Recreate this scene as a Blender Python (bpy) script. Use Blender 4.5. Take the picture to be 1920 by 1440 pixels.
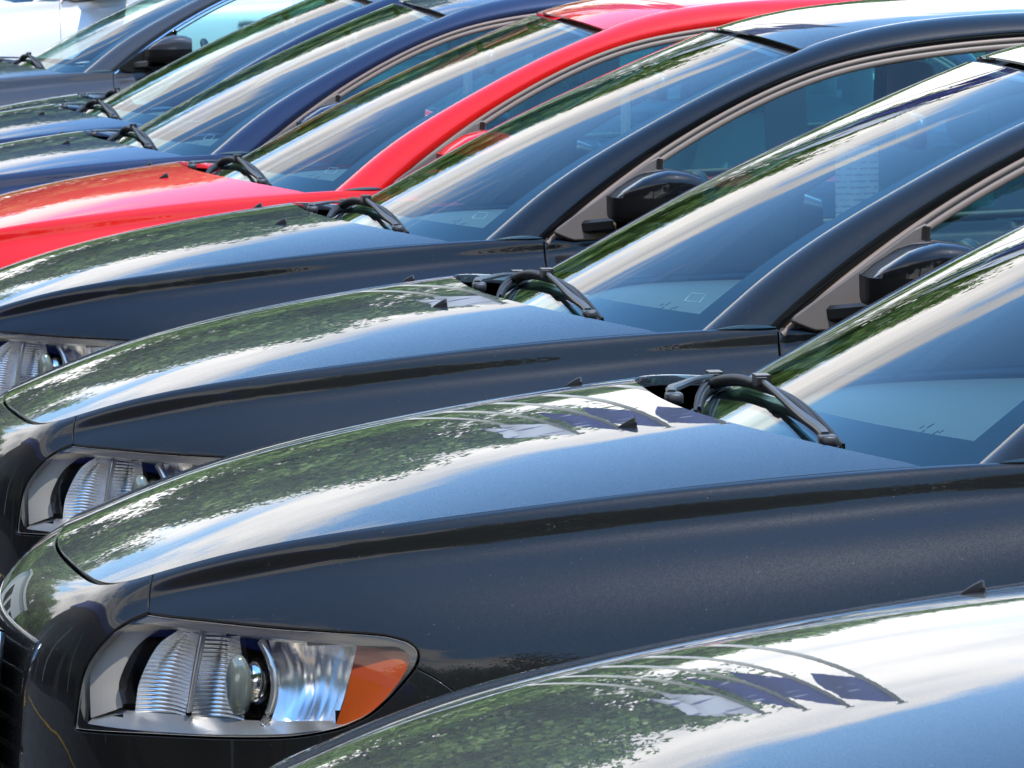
import bpy, bmesh, math, random
import numpy as np
from mathutils import Matrix, Vector
from mathutils.geometry import delaunay_2d_cdt

random.seed(4); rng = np.random.default_rng(4)
sc = bpy.context.scene
for o in list(bpy.data.objects): bpy.data.objects.remove(o)
C = sc.collection
R = math.radians

# ------------------------------------------------------------------ camera
CF, CYAW, CPIT, CROLL = 11334.7, 0.1070, 0.0789, -0.0132
cam = bpy.data.cameras.new('camera'); camo = bpy.data.objects.new('camera', cam); C.objects.link(camo)
cam.sensor_width = 36; cam.lens = 36 * CF / 1920; cam.clip_start = .5; cam.clip_end = 2000
fw = Vector((math.sin(CYAW) * math.cos(CPIT), math.cos(CYAW) * math.cos(CPIT), -math.sin(CPIT)))
rt = Vector((math.cos(CYAW), -math.sin(CYAW), 0)); up = rt.cross(fw)
r2 = rt * math.cos(CROLL) + up * math.sin(CROLL); u2 = -rt * math.sin(CROLL) + up * math.cos(CROLL)
mw = Matrix((r2, u2, -fw)).transposed().to_4x4(); mw.translation = (0.0504, 0, 1.6767)
camo.matrix_world = mw
cam.dof.use_dof = True; cam.dof.focus_distance = 9.5; cam.dof.aperture_fstop = 60
sc.camera = camo

# ------------------------------------------------------------------ sky, sun, exposure
SUN = Vector((0.20, -0.30, 0.93)).normalized()
w = bpy.data.worlds.new('World'); sc.world = w; w.use_nodes = True
nt = w.node_tree; nt.nodes.clear()
def wn(t, **k):
    n = nt.nodes.new(t)
    for a, b in k.items(): setattr(n, a, b)
    return n
def wm(op, a, b=None, c=None):
    n = wn('ShaderNodeMath', operation=op)
    for i, v in enumerate((a, b, c)):
        if v is None: continue
        if isinstance(v, (int, float)): n.inputs[i].default_value = v
        else: nt.links.new(v, n.inputs[i])
    return n.outputs[0]
sky = wn('ShaderNodeTexSky', sky_type='NISHITA', sun_disc=False)
sky.sun_elevation = math.asin(SUN.z); sky.sun_rotation = math.atan2(SUN.x, SUN.y)
sky.air_density = 1.3; sky.dust_density = 0.0; sky.ozone_density = 2.6
tc = wn('ShaderNodeTexCoord'); sep = wn('ShaderNodeSeparateXYZ'); nt.links.new(tc.outputs['Generated'], sep.inputs[0])
mp = wn('ShaderNodeMapping'); nt.links.new(tc.outputs['Generated'], mp.inputs[0]); mp.inputs['Location'].default_value = (3.1, 1.7, 0.4); mp.inputs['Scale'].default_value = (1, 1, 2.6)
nz = wn('ShaderNodeTexNoise'); nt.links.new(mp.outputs[0], nz.inputs['Vector'])
nz.inputs['Scale'].default_value = 4.2; nz.inputs['Detail'].default_value = 10; nz.inputs['Roughness'].default_value = .60; nz.inputs['Distortion'].default_value = .5
# cloud cover: banks stacked low over the horizon, thinning out overhead
thr = wn('ShaderNodeMapRange'); nt.links.new(wm('ADD', sep.outputs[2], wm('MULTIPLY', wm('MAXIMUM', sep.outputs[0], -.6), .55)), thr.inputs[0])   # the bank stands higher towards -x
thr.inputs[1].default_value = 0.32; thr.inputs[2].default_value = 0.45; thr.inputs[3].default_value = 0.33; thr.inputs[4].default_value = 0.68
cov = wn('ShaderNodeMapRange', interpolation_type='SMOOTHSTEP'); nt.links.new(wm('SUBTRACT', nz.outputs[0], thr.outputs[0]), cov.inputs[0])
cov.inputs[1].default_value = 0.0; cov.inputs[2].default_value = 0.14
n2 = wn('ShaderNodeTexNoise'); nt.links.new(mp.outputs[0], n2.inputs['Vector']); n2.inputs['Scale'].default_value = 7.0; n2.inputs['Detail'].default_value = 6
cr = wn('ShaderNodeValToRGB'); nt.links.new(n2.outputs[0], cr.inputs[0])
cr.color_ramp.elements[0].position = .3; cr.color_ramp.elements[0].color = (.50, .53, .58, 1)
cr.color_ramp.elements[1].position = .62; cr.color_ramp.elements[1].color = (1.0, .975, .945, 1)
bg1 = wn('ShaderNodeBackground'); hs = wn('ShaderNodeHueSaturation'); hs.inputs['Saturation'].default_value = 1.2; nt.links.new(sky.outputs[0], hs.inputs['Color']); nt.links.new(hs.outputs[0], bg1.inputs[0]); bg1.inputs[1].default_value = 0.15
bg2 = wn('ShaderNodeBackground'); nt.links.new(cr.outputs[0], bg2.inputs[0]); bg2.inputs[1].default_value = .88
mixs = wn('ShaderNodeMixShader'); nt.links.new(cov.outputs[0], mixs.inputs[0]); nt.links.new(bg1.outputs[0], mixs.inputs[1]); nt.links.new(bg2.outputs[0], mixs.inputs[2])
wo = wn('ShaderNodeOutputWorld'); nt.links.new(mixs.outputs[0], wo.inputs[0])
sl = bpy.data.lights.new('sun', 'SUN'); so = bpy.data.objects.new('sun', sl); C.objects.link(so)
sl.energy = 2.0; sl.angle = R(.53); sl.color = (1, .95, .88); so.rotation_euler = SUN.to_track_quat('Z', 'Y').to_euler(); so.location = (0, 0, 40)
vs = sc.view_settings; vs.view_transform = 'Standard'; vs.look = 'None'; vs.gamma = 1; vs.exposure = 1.65; vs.use_curve_mapping = False
sc.cycles.max_bounces = 8; sc.cycles.transparent_max_bounces = 16; sc.cycles.glossy_bounces = 4; sc.cycles.diffuse_bounces = 2
sc.cycles.caustics_reflective = False; sc.cycles.caustics_refractive = False
sc.cycles.sample_clamp_indirect = 6

# ------------------------------------------------------------------ materials
MATS = {}
def mat(name, base=(.5, .5, .5), rough=.5, metal=0., coat=0., coat_rough=.02, spec=.5, emit=None):
    m = bpy.data.materials.new(name); m.use_nodes = True; MATS[name] = m
    b = m.node_tree.nodes['Principled BSDF']
    b.inputs['Base Color'].default_value = (*base, 1); b.inputs['Roughness'].default_value = rough
    b.inputs['Metallic'].default_value = metal; b.inputs['Coat Weight'].default_value = coat
    b.inputs['Coat Roughness'].default_value = coat_rough; b.inputs['Specular IOR Level'].default_value = spec
    return m
def nodes(m): return m.node_tree.nodes, m.node_tree.links, m.node_tree.nodes['Principled BSDF']
def add_bump(m, scale, strength, dist=.001, detail=2, coord='Object'):
    N, L, b = nodes(m)
    t = N.new('ShaderNodeTexCoord'); n = N.new('ShaderNodeTexNoise'); n.inputs['Scale'].default_value = scale; n.inputs['Detail'].default_value = detail
    L.new(t.outputs[coord], n.inputs['Vector']); bp = N.new('ShaderNodeBump'); bp.inputs['Strength'].default_value = strength; bp.inputs['Distance'].default_value = dist
    L.new(n.outputs[0], bp.inputs['Height']); L.new(bp.outputs[0], b.inputs['Normal']); return bp
def add_var(m, scale, c0, c1, p0=.35, p1=.65, detail=4):
    N, L, b = nodes(m)
    t = N.new('ShaderNodeTexCoord'); n = N.new('ShaderNodeTexNoise'); n.inputs['Scale'].default_value = scale; n.inputs['Detail'].default_value = detail
    L.new(t.outputs['Object'], n.inputs['Vector']); r = N.new('ShaderNodeValToRGB')
    r.color_ramp.elements[0].position = p0; r.color_ramp.elements[0].color = (*c0, 1); r.color_ramp.elements[1].position = p1; r.color_ramp.elements[1].color = (*c1, 1)
    L.new(n.outputs[0], r.inputs[0]); L.new(r.outputs[0], b.inputs['Base Color'])
def paint(name, col, metal=.18, rough=.45, flake=.10):
    m = mat(name, col, rough, metal, 1.0, .0, spec=.12)
    N, L, b = nodes(m)
    b.inputs['Coat IOR'].default_value = 1.36
    t = N.new('ShaderNodeTexCoord')
    # metallic flakes: each cell leans its own way
    v = N.new('ShaderNodeTexVoronoi'); v.inputs['Scale'].default_value = 900; L.new(t.outputs['Object'], v.inputs['Vector'])
    g = N.new('ShaderNodeNewGeometry')
    vm = N.new('ShaderNodeVectorMath'); vm.operation = 'SUBTRACT'; L.new(v.outputs['Color'], vm.inputs[0]); vm.inputs[1].default_value = (.5, .5, .5)
    vs_ = N.new('ShaderNodeVectorMath'); vs_.operation = 'SCALE'; L.new(vm.outputs[0], vs_.inputs[0]); vs_.inputs['Scale'].default_value = flake
    va = N.new('ShaderNodeVectorMath'); va.operation = 'ADD'; L.new(g.outputs['Normal'], va.inputs[0]); L.new(vs_.outputs[0], va.inputs[1])
    vn = N.new('ShaderNodeVectorMath'); vn.operation = 'NORMALIZE'; L.new(va.outputs[0], vn.inputs[0]); L.new(vn.outputs[0], b.inputs['Normal'])
    # dust specks and a light haze of grime on the lacquer
    n = N.new('ShaderNodeTexNoise'); n.inputs['Scale'].default_value = 260; n.inputs['Detail'].default_value = 2; L.new(t.outputs['Object'], n.inputs['Vector'])
    n3 = N.new('ShaderNodeTexNoise'); n3.inputs['Scale'].default_value = 9; n3.inputs['Detail'].default_value = 5; L.new(t.outputs['Object'], n3.inputs['Vector'])
    mr = N.new('ShaderNodeMapRange'); L.new(n.outputs[0], mr.inputs[0]); mr.inputs[1].default_value = .74; mr.inputs[2].default_value = .80; mr.inputs[4].default_value = .8
    mx = N.new('ShaderNodeMix'); mx.data_type = 'RGBA'; mx.inputs['A'].default_value = (*col, 1); mx.inputs['B'].default_value = (.14, .13, .12, 1)
    L.new(mr.outputs[0], mx.inputs['Factor']); L.new(mx.outputs['Result'], b.inputs['Base Color'])
    mr2 = N.new('ShaderNodeMapRange'); L.new(n3.outputs[0], mr2.inputs[0]); mr2.inputs[1].default_value = .35; mr2.inputs[2].default_value = .8; mr2.inputs[3].default_value = .004; mr2.inputs[4].default_value = .016
    L.new(mr2.outputs[0], b.inputs['Coat Roughness'])
    # slight orange peel in the lacquer
    np_ = N.new('ShaderNodeTexNoise'); np_.inputs['Scale'].default_value = 70; np_.inputs['Detail'].default_value = 1; L.new(t.outputs['Object'], np_.inputs['Vector'])
    bp = N.new('ShaderNodeBump'); bp.inputs['Strength'].default_value = .05; bp.inputs['Distance'].default_value = .0002; L.new(np_.outputs[0], bp.inputs['Height'])
    L.new(bp.outputs[0], b.inputs['Coat Normal'])
    return m
paint('paint_graphite', (.0078, .0078, .0074), .22); paint('paint_black', (.003, .0032, .004))
paint('paint_red', (.60, .006, .004), .0, .5, .08); paint('paint_navy', (.012, .021, .055), .25)
paint('paint_navy_deep', (.006, .013, .042), .25); paint('paint_grey', (.035, .038, .045), .3); paint('paint_silver', (.60, .59, .57), .3, .4)
mat('black_plastic', (.010, .010, .010), .35); mat('gloss_black', (.008, .008, .009), .12)
m = mat('grained_plastic', (.105, .088, .075), .55); add_bump(m, 900, .5, .0006)
mat('trim_strip', (.19, .145, .115), .5); mat('rubber', (.012, .012, .012), .6)
mat('shell_black', (.006, .006, .006), .45, spec=.2)
mat('gap_black', (.004, .004, .004), .8, spec=.1)
mat('chrome', (.78, .78, .78), .06, 1.); mat('satin_silver', (.62, .60, .57), .28, .9); mat('reflector', (.90, .91, .93), .24, .9)
mat('lamp_bezel', (.40, .375, .34), .32, .15)
mat('shield_glass', (.22, .25, .22), .12, .4)
m = mat('amber', (.42, .062, .0008), .5, spec=.15); ab = add_bump(m, 900, .3, .0006, 0); nodes(m)[2].inputs['Coat Weight'].default_value = .4; nodes(m)[2].inputs['Transmission Weight'].default_value = .15
mat('tail_red', (.35, .01, .01), .12); mat('tyre', (.02, .02, .02), .8); mat('wheel_rim', (.55, .55, .56), .25, .9)
m = mat('dash_vinyl', (.05, .056, .06), .6); add_bump(m, 500, .3, .0006)
m = mat('seat_cloth', (.18, .19, .19), .85); add_bump(m, 700, .4, .001)
mat('seat_light', (.20, .20, .20), .8); mat('headliner', (.45, .45, .43), .9); mat('wiper_metal', (.035, .035, .036), .42, .3)
mat('plate_white', (.8, .8, .8), .5); mat('sticker_ink', (.02, .02, .02), .6)
def glassmat(name, tint, ior, rough=0.):
    m = bpy.data.materials.new(name); m.use_nodes = True; MATS[name] = m
    N, L = m.node_tree.nodes, m.node_tree.links; N.clear()
    o = N.new('ShaderNodeOutputMaterial'); mx = N.new('ShaderNodeMixShader'); f = N.new('ShaderNodeFresnel'); f.inputs[0].default_value = ior
    g = N.new('ShaderNodeNewGeometry')
    t = N.new('ShaderNodeBsdfTransparent'); t.inputs[0].default_value = (*tint, 1); gl = N.new('ShaderNodeBsdfGlossy'); gl.inputs[0].default_value = (1, 1, 1, 1); gl.inputs['Roughness'].default_value = rough
    # same reflectance from either side of the pane: the inside sees 1/ior flipped back
    inv = N.new('ShaderNodeMath'); inv.operation = 'DIVIDE'; inv.inputs[0].default_value = 1.0; inv.inputs[1].default_value = ior
    mi = N.new('ShaderNodeMix'); mi.data_type = 'FLOAT'; mi.inputs['A'].default_value = ior; mi.inputs['B'].default_value = 1 / ior
    L.new(g.outputs['Backfacing'], mi.inputs['Factor']); L.new(mi.outputs['Result'], f.inputs[0])
    L.new(f.outputs[0], mx.inputs[0]); L.new(t.outputs[0], mx.inputs[1]); L.new(gl.outputs[0], mx.inputs[2]); L.new(mx.outputs[0], o.inputs[0])
    return m
glassmat('windscreen_glass', (.66, .88, .88), 1.52); glassmat('side_glass', (.60, .84, .82), 1.45); glassmat('lamp_lens', (.96, .96, .95), 1.42)
# printed paper sheet: rows of print
m = mat('printed_paper', (.8, .8, .78), .7)
N, L, b = nodes(m); t = N.new('ShaderNodeTexCoord'); wv = N.new('ShaderNodeTexWave'); wv.bands_direction = 'Z'; wv.inputs['Scale'].default_value = 26
nn = N.new('ShaderNodeTexNoise'); nn.inputs['Scale'].default_value = 90; L.new(t.outputs['Object'], wv.inputs['Vector']); L.new(t.outputs['Object'], nn.inputs['Vector'])
mu = N.new('ShaderNodeMath'); mu.operation = 'MULTIPLY'; L.new(wv.outputs['Fac'], mu.inputs[0]); L.new(nn.outputs[0], mu.inputs[1])
rp = N.new('ShaderNodeValToRGB'); rp.color_ramp.elements[0].position = .36; rp.color_ramp.elements[0].color = (.75, .76, .76, 1); rp.color_ramp.elements[1].position = .46; rp.color_ramp.elements[1].color = (.45, .46, .50, 1)
L.new(mu.outputs[0], rp.inputs[0]); L.new(rp.outputs[0], b.inputs['Base Color'])

# ------------------------------------------------------------------ mesh helpers
OX = 1.2   # the car's origin along its length
def mk(name, V, Fc, m, parent=None, normals=None, smooth=True, shift=True):
    V = np.asarray(V, float).reshape(-1, 3)
    if shift: V = V - np.array([OX, 0, 0])
    me = bpy.data.meshes.new(name); me.from_pydata(V.tolist(), [], [list(map(int, f)) for f in Fc]); me.update()
    if m: me.materials.append(MATS[m] if isinstance(m, str) else m)
    if smooth: me.polygons.foreach_set('use_smooth', [True] * len(me.polygons))
    if normals is not None: me.normals_split_custom_set_from_vertices(np.asarray(normals, float).tolist())
    o = bpy.data.objects.new(name, me); C.objects.link(o); o.parent = parent
    return o
class MB:
    def __init__(s): s.V = []; s.F = []; s.n = 0
    def add(s, V, Fc):
        V = np.asarray(V, float).reshape(-1, 3); s.V.append(V); s.F += [[i + s.n for i in f] for f in Fc]; s.n += len(V); return s
    def grid(s, G, closeu=False, closev=False, flip=False):
        G = np.asarray(G); a, b = G.shape[:2]; F_ = []
        for i in range(a - (0 if closeu else 1)):
            for j in range(b - (0 if closev else 1)):
                q = [i * b + j, ((i + 1) % a) * b + j, ((i + 1) % a) * b + (j + 1) % b, i * b + (j + 1) % b]
                F_.append(q[::-1] if flip else q)
        return s.add(G, F_)
    def box(s, c, d, rot=None):
        c = np.array(c); d = np.array(d) / 2
        V = np.array([[x, y, z] for x in (-1, 1) for y in (-1, 1) for z in (-1, 1)]) * d
        if rot is not None: V = V @ np.array(rot).T
        return s.add(V + c, [[0, 1, 3, 2], [4, 6, 7, 5], [0, 4, 5, 1], [2, 3, 7, 6], [0, 2, 6, 4], [1, 5, 7, 3]])
    def tube(s, P, r, seg=8, caps=True, sy=1.0):
        P = np.asarray(P, float); n = len(P); r = np.broadcast_to(np.asarray(r, float), (n,)); T = np.gradient(P, axis=0); G = []
        for i in range(n):
            t = T[i] / np.linalg.norm(T[i]); ref = np.array([0, 0, 1.]) if abs(t[2]) < .9 else np.array([1., 0, 0])
            a = np.cross(t, ref); a /= np.linalg.norm(a); b_ = np.cross(a, t)
            G.append([P[i] + r[i] * (math.cos(k * 2 * math.pi / seg) * a + sy * math.sin(k * 2 * math.pi / seg) * b_) for k in range(seg)])
        k0 = s.n; s.grid(np.array(G), closev=True)
        if caps: s.F.append([k0 + k for k in range(seg)][::-1]); s.F.append([k0 + (n - 1) * seg + k for k in range(seg)])
        return s
    def bar(s, P, wd, ht):   # ribbon with thickness along P: wd sideways, ht upwards (arrays ok)
        P = np.asarray(P, float); n = len(P); wd = np.broadcast_to(np.asarray(wd, float), (n,)); ht = np.broadcast_to(np.asarray(ht, float), (n,)); T = np.gradient(P, axis=0); G = []
        for i in range(n):
            t = T[i] / np.linalg.norm(T[i]); a = np.cross(t, [0, 0, 1.]); a /= np.linalg.norm(a); b_ = np.cross(a, t)
            G.append([P[i] + a * wd[i] / 2 * x + b_ * ht[i] * z for x, z in ((-1, 0), (-1, .6), (-.6, 1), (.6, 1), (1, .6), (1, 0))])
        k0 = s.n; s.grid(np.array(G), closev=True); s.F.append([k0 + k for k in range(6)][::-1]); s.F.append([k0 + (n - 1) * 6 + k for k in range(6)])
        return s
    def sup(s, c, r, e1=.5, e2=.5, nu=14, nv=20, fn=None):   # superellipsoid
        G = []
        f = lambda v, e: np.sign(v) * abs(v) ** e
        for i in range(nu + 1):
            p = -math.pi / 2 + math.pi * i / nu
            G.append([[f(math.cos(p), e1) * f(math.cos(q), e2), f(math.cos(p), e1) * f(math.sin(q), e2), f(math.sin(p), e1)] for q in np.arange(nv) * 2 * math.pi / nv])
        G = np.array(G)
        if fn: G = fn(G)
        return s.grid(G * np.array(r) + np.array(c), closev=True, flip=True)
    def make(s, name, m, parent=None, smooth=True, shift=True, edge=None):
        o = mk(name, np.concatenate(s.V), s.F, m, parent, smooth=smooth, shift=shift)
        if edge:
            bm = bmesh.new(); bm.from_mesh(o.data); bmesh.ops.recalc_face_normals(bm, faces=bm.faces); bm.to_mesh(o.data); bm.free()
            o.data.set_sharp_from_angle(angle=R(edge))
        return o
def crv(P, n=None, dens=None):   # Catmull-Rom through points
    P = np.asarray(P, float); Q = np.vstack([2 * P[0] - P[1], P, 2 * P[-1] - P[-2]]); out = []
    m_ = len(P) - 1; T = np.linspace(0, m_, n)
    for t in T:
        i = min(int(t), m_ - 1); f = t - i; a, b_, c, d = Q[i:i + 4]
        out.append(.5 * (2 * b_ + (c - a) * f + (2 * a - 5 * b_ + 4 * c - d) * f * f + (3 * b_ - a - 3 * c + d) * f ** 3))
    return np.array(out)
def resample(P, n):
    P = np.asarray(P); d = np.r_[0, np.cumsum(np.linalg.norm(np.diff(P, axis=0), axis=1))]
    t = np.linspace(0, d[-1], n); return np.stack([np.interp(t, d, P[:, k]) for k in range(P.shape[1])], 1)
def bsp1(P, n):   # open cubic B-spline (ends kept)
    P = np.asarray(P, float); P = np.vstack([2 * P[0] - P[1], P, 2 * P[-1] - P[-2]]); t = np.linspace(0, len(P) - 3, n)
    i = np.clip(np.floor(t).astype(int), 0, len(P) - 4); f = (t - i)[:, None]
    return ((1 - f) ** 3 * P[i] + (3 * f ** 3 - 6 * f ** 2 + 4) * P[i + 1] + (-3 * f ** 3 + 3 * f ** 2 + 3 * f + 1) * P[i + 2] + f ** 3 * P[i + 3]) / 6
class Surf:   # uniform bicubic B-spline patch; front=True mirrors the last station across y=0
    def __init__(s, net, front=True):
        P = np.asarray(net, float); s.na, s.nb = P.shape[:2]
        last = P[-2] * np.array([1, -1, 1]) if front else 2 * P[-1] - P[-2]
        P = np.concatenate([(2 * P[0] - P[1])[None], P, last[None]]); P = np.concatenate([2 * P[:, :1] - P[:, 1:2], P, 2 * P[:, -1:] - P[:, -2:-1]], 1); s.P = P
    def __call__(s, a, b):
        a = np.asarray(a, float); b = np.asarray(b, float); i = np.clip(np.floor(a).astype(int), 0, s.na - 2); j = np.clip(np.floor(b).astype(int), 0, s.nb - 2)
        bas = lambda f: ((1 - f) ** 3 / 6, (3 * f ** 3 - 6 * f ** 2 + 4) / 6, (-3 * f ** 3 + 3 * f ** 2 + 3 * f + 1) / 6, f ** 3 / 6)
        A, B = bas(a - i), bas(b - j); r = 0
        for k in range(4):
            for l in range(4): r = r + (A[k] * B[l])[..., None] * s.P[i + k, j + l]
        return r
    def nrm(s, a, b, h=.02):
        a = np.asarray(a, float); b = np.asarray(b, float)
        da = s(np.clip(a + h, 0, s.na - 1), b) - s(np.clip(a - h, 0, s.na - 1), b); db = s(a, np.clip(b + h, 0, s.nb - 1)) - s(a, np.clip(b - h, 0, s.nb - 1))
        n = np.cross(da, db); n /= np.linalg.norm(n, axis=-1, keepdims=True) + 1e-12
        return n
    def prep(s):
        A, B = np.meshgrid(np.linspace(0, s.na - 1, 240), np.linspace(0, s.nb - 1, 160), indexing='ij'); s.A, s.B, s.G = A.ravel(), B.ravel(), s(A, B).reshape(-1, 3)
    def inv(s, XZ, amin=0., amax=99.):   # side view (x,z) -> (a,b)
        XZ = np.asarray(XZ, float).reshape(-1, 2); msk = (s.A >= amin) & (s.A <= amax); g = s.G[msk][:, [0, 2]]; Am, Bm = s.A[msk], s.B[msk]
        k = np.concatenate([((g[None] - q[:, None]) ** 2).sum(-1).argmin(1) for q in np.array_split(XZ, max(1, len(XZ) // 16))]); a, b = Am[k].copy(), Bm[k].copy(); h = 1e-3
        for _ in range(12):
            p = s(a, b); e = XZ - p[:, [0, 2]]; a1, a0 = np.minimum(a + h, s.na - 1), np.maximum(a - h, 0); b1, b0 = np.minimum(b + h, s.nb - 1), np.maximum(b - h, 0)
            ja = (s(a1, b) - s(a0, b)) / (a1 - a0)[:, None]; jb = (s(a, b1) - s(a, b0)) / (b1 - b0)[:, None]
            det = ja[:, 0] * jb[:, 2] - ja[:, 2] * jb[:, 0]; det = np.where(np.abs(det) < 1e-9, 1e9, det)
            a = np.clip(a + np.clip((e[:, 0] * jb[:, 2] - e[:, 1] * jb[:, 0]) / det, -.3, .3), 0, s.na - 1); b = np.clip(b + np.clip((e[:, 1] * ja[:, 0] - e[:, 0] * ja[:, 2]) / det, -.3, .3), 0, s.nb - 1)
        return np.stack([a, b], 1)
def inpoly(P, poly):
    P = np.asarray(P); x, y = P[:, 0], P[:, 1]; c = np.zeros(len(P), bool); n = len(poly)
    for i in range(n):
        x0, y0 = poly[i]; x1, y1 = poly[(i + 1) % n]
        k = ((y0 > y) != (y1 > y)); c ^= k & (x < (x1 - x0) * (y - y0) / ((y1 - y0) if y1 != y0 else 1e-12) + x0)
    return c
def offset2(P, d, closed=True):
    P = np.asarray(P, float); T = (np.roll(P, -1, 0) - np.roll(P, 1, 0)) if closed else np.gradient(P, axis=0)
    n = np.stack([-T[:, 1], T[:, 0]], 1); n /= np.linalg.norm(n, axis=1, keepdims=True) + 1e-12; return P + n * d
def cdt(grid, loops, scale=(1, 1), tol=.25):
    """triangulate 2-D points with closed/open constraint polylines [(pts, closed)]"""
    S_ = np.array(scale); cons = [(np.asarray(p) * S_, c) for p, c in loops]; allc = np.vstack([p for p, _ in cons]); g = grid * S_
    if tol:
        keep = np.ones(len(g), bool)
        for i in range(0, len(g), 2000):
            d = ((g[i:i + 2000, None] - allc[None]) ** 2).sum(-1).min(1); keep[i:i + 2000] = d > tol ** 2
        g = g[keep]
    V = list(map(tuple, g)); E = []
    for p, c in cons:
        k0 = len(V); V += list(map(tuple, p)); n = len(p); E += [(k0 + i, k0 + (i + 1) % n) for i in range(n if c else n - 1)]
    o = delaunay_2d_cdt([Vector(v) for v in V], E, [], 0, 1e-7)
    return np.array([tuple(v) for v in o[0]]) / S_, np.array([list(f) for f in o[2]])
def rim(V, Nn, Fc, depth=.010, rad=.0012, both=True):
    """fold the open edges of a panel inwards: a small rounded lip, then a flange"""
    cnt = {}
    for f in Fc:
        for i in range(len(f)):
            e = (f[i], f[(i + 1) % len(f)]); k = (min(e), max(e)); cnt.setdefault(k, []).append(e)
    V = [np.array(v) for v in V]; Nn = [np.array(n) for n in Nn]; Fc = [list(f) for f in Fc]; bd = [v[0] for v in cnt.values() if len(v) == 1]
    out = {}
    for a, b in bd:
        e = V[b] - V[a]; e = e / (np.linalg.norm(e) + 1e-12); n = (Nn[a] + Nn[b]) / 2; o_ = np.cross(e, n)
        out.setdefault(a, []).append(o_); out.setdefault(b, []).append(o_)
    r1 = {}; r2_ = {}
    for v, os_ in out.items():
        o_ = np.mean(os_, 0); o_ = o_ / (np.linalg.norm(o_) + 1e-9)
        r1[v] = len(V); V.append(V[v] + o_ * rad - Nn[v] * rad * .8); Nn.append((o_ + .35 * Nn[v]) / np.linalg.norm(o_ + .35 * Nn[v]))
        r2_[v] = len(V); V.append(V[v] + o_ * rad - Nn[v] * depth); Nn.append(o_)
    for a, b in bd: Fc += [[b, a, r1[a], r1[b]], [r1[b], r1[a], r2_[a], r2_[b]]]
    return np.array(V), np.array(Nn), Fc
def used(V, Nn, Fc):
    Fc = np.asarray(Fc); u, inv = np.unique(Fc.ravel(), return_inverse=True); return V[u], Nn[u], inv.reshape(Fc.shape)
def both_sides(name, V, Fc, m, parent, Nn=None):   # the near piece and its mirror image, two objects
    a = mk(name, V, Fc, m, parent, Nn)
    M = np.array([1, -1, 1]); b = mk(name, np.asarray(V) * M, [list(f)[::-1] for f in Fc], m, parent, None if Nn is None else np.asarray(Nn) * M)
    return a, b
def mb_both(mb, name, m, parent, parents=None, smooth=True, edge=None):
    a = mb.make(name, m, parent if parents is None else parents[0], smooth, edge=edge)
    me = a.data.copy(); 
    for v in me.vertices: v.co.y = -v.co.y
    me.flip_normals(); b = bpy.data.objects.new(name, me); C.objects.link(b); b.parent = parent if parents is None else parents[1]
    return a, b
def ensure_out(V, Nn, Fc):   # make winding agree with the normals
    Fc = [list(f) for f in Fc]
    for f in Fc:
        n = np.cross(V[f[1]] - V[f[0]], V[f[2]] - V[f[0]])
        if n @ (Nn[f[0]] + Nn[f[1]] + Nn[f[2]]) < 0: f.reverse()
    return Fc

# ------------------------------------------------------------------ the car's surfaces (metres; x backwards, y<0 near side)
SEC = {1.75: [(.765, .968), (.772, .966), (.777, .957), (.780, .944), (.785, .934), (.798, .924), (.822, .900), (.845, .860), (.866, .79), (.88, .68), (.886, .55), (.88, .38), (.86, .24)],
 1.6: [(.758, .9646), (.764, .963), (.7665, .953), (.769, .939), (.772, .927), (.784, .918), (.811, .901), (.839, .860), (.862, .79), (.878, .68), (.884, .55), (.879, .38), (.858, .24)],
 1.413: [(.711, .958), (.722, .956), (.7295, .946), (.734, .930), (.739, .914), (.753, .901), (.787, .883), (.823, .845), (.85, .78), (.87, .67), (.879, .54), (.875, .38), (.852, .24)],
 1.2: [(.705, .944), (.716, .941), (.7225, .929), (.7265, .913), (.731, .897), (.743, .882), (.778, .862), (.814, .822), (.843, .76), (.864, .66), (.874, .53), (.87, .38), (.848, .24)],
 1.0: [(.695, .926), (.7055, .923), (.7115, .911), (.7145, .896), (.718, .881), (.729, .867), (.762, .846), (.799, .807), (.83, .745), (.852, .65), (.863, .52), (.86, .38), (.84, .24)],
 .8: [(.678, .901), (.6875, .898), (.6925, .887), (.6955, .873), (.699, .859), (.709, .845), (.740, .823), (.775, .787), (.803, .735), (.824, .65), (.836, .52), (.836, .38), (.815, .24)],
 .65: [(.650, .882), (.659, .878), (.664, .868), (.666, .857), (.668, .846), (.677, .834), (.703, .812), (.733, .778), (.757, .72), (.774, .64), (.788, .51), (.79, .37), (.77, .24)],
 .52: [(.598, .854), (.606, .850), (.611, .842), (.613, .832), (.615, .822), (.622, .812), (.643, .796), (.668, .770), (.692, .71), (.707, .64), (.722, .51), (.727, .37), (.71, .24)],
 .42: [(.553, .821), (.560, .818), (.564, .812), (.566, .805), (.569, .797), (.576, .790), (.591, .780), (.607, .762), (.625, .71), (.637, .64), (.652, .51), (.66, .37), (.645, .24)]}
NOSE = [((.375, .525, .808), (.335, .585)), ((.352, .472, .801), (.293, .505)), ((.336, .39, .802), (.255, .415)), ((.320, .25, .804), (.222, .27)), ((.309, .12, .805), (.203, .13)), ((.305, 0, .805), (.197, 0))]
QZ = [(0, 0), (.14, .006), (.28, .014), (.41, .024), (.53, .036), (.64, .050), (.75, .068), (.85, .090), (.94, .128), (1.0, .19), (1.07, .31), (1.05, .44), (.9, .56)]
net = [[(x, -w_, z) for w_, z in SEC[x]] for x in SEC]
for (sx, sy, sz), (fx, fy_) in NOSE: net.append([(sx + (fx - sx) * q, -(sy + (fy_ - sy) * q), sz - dz) for q, dz in QZ])
SK = Surf(net); SK.prep()
NA = SK.na - 1.
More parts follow.
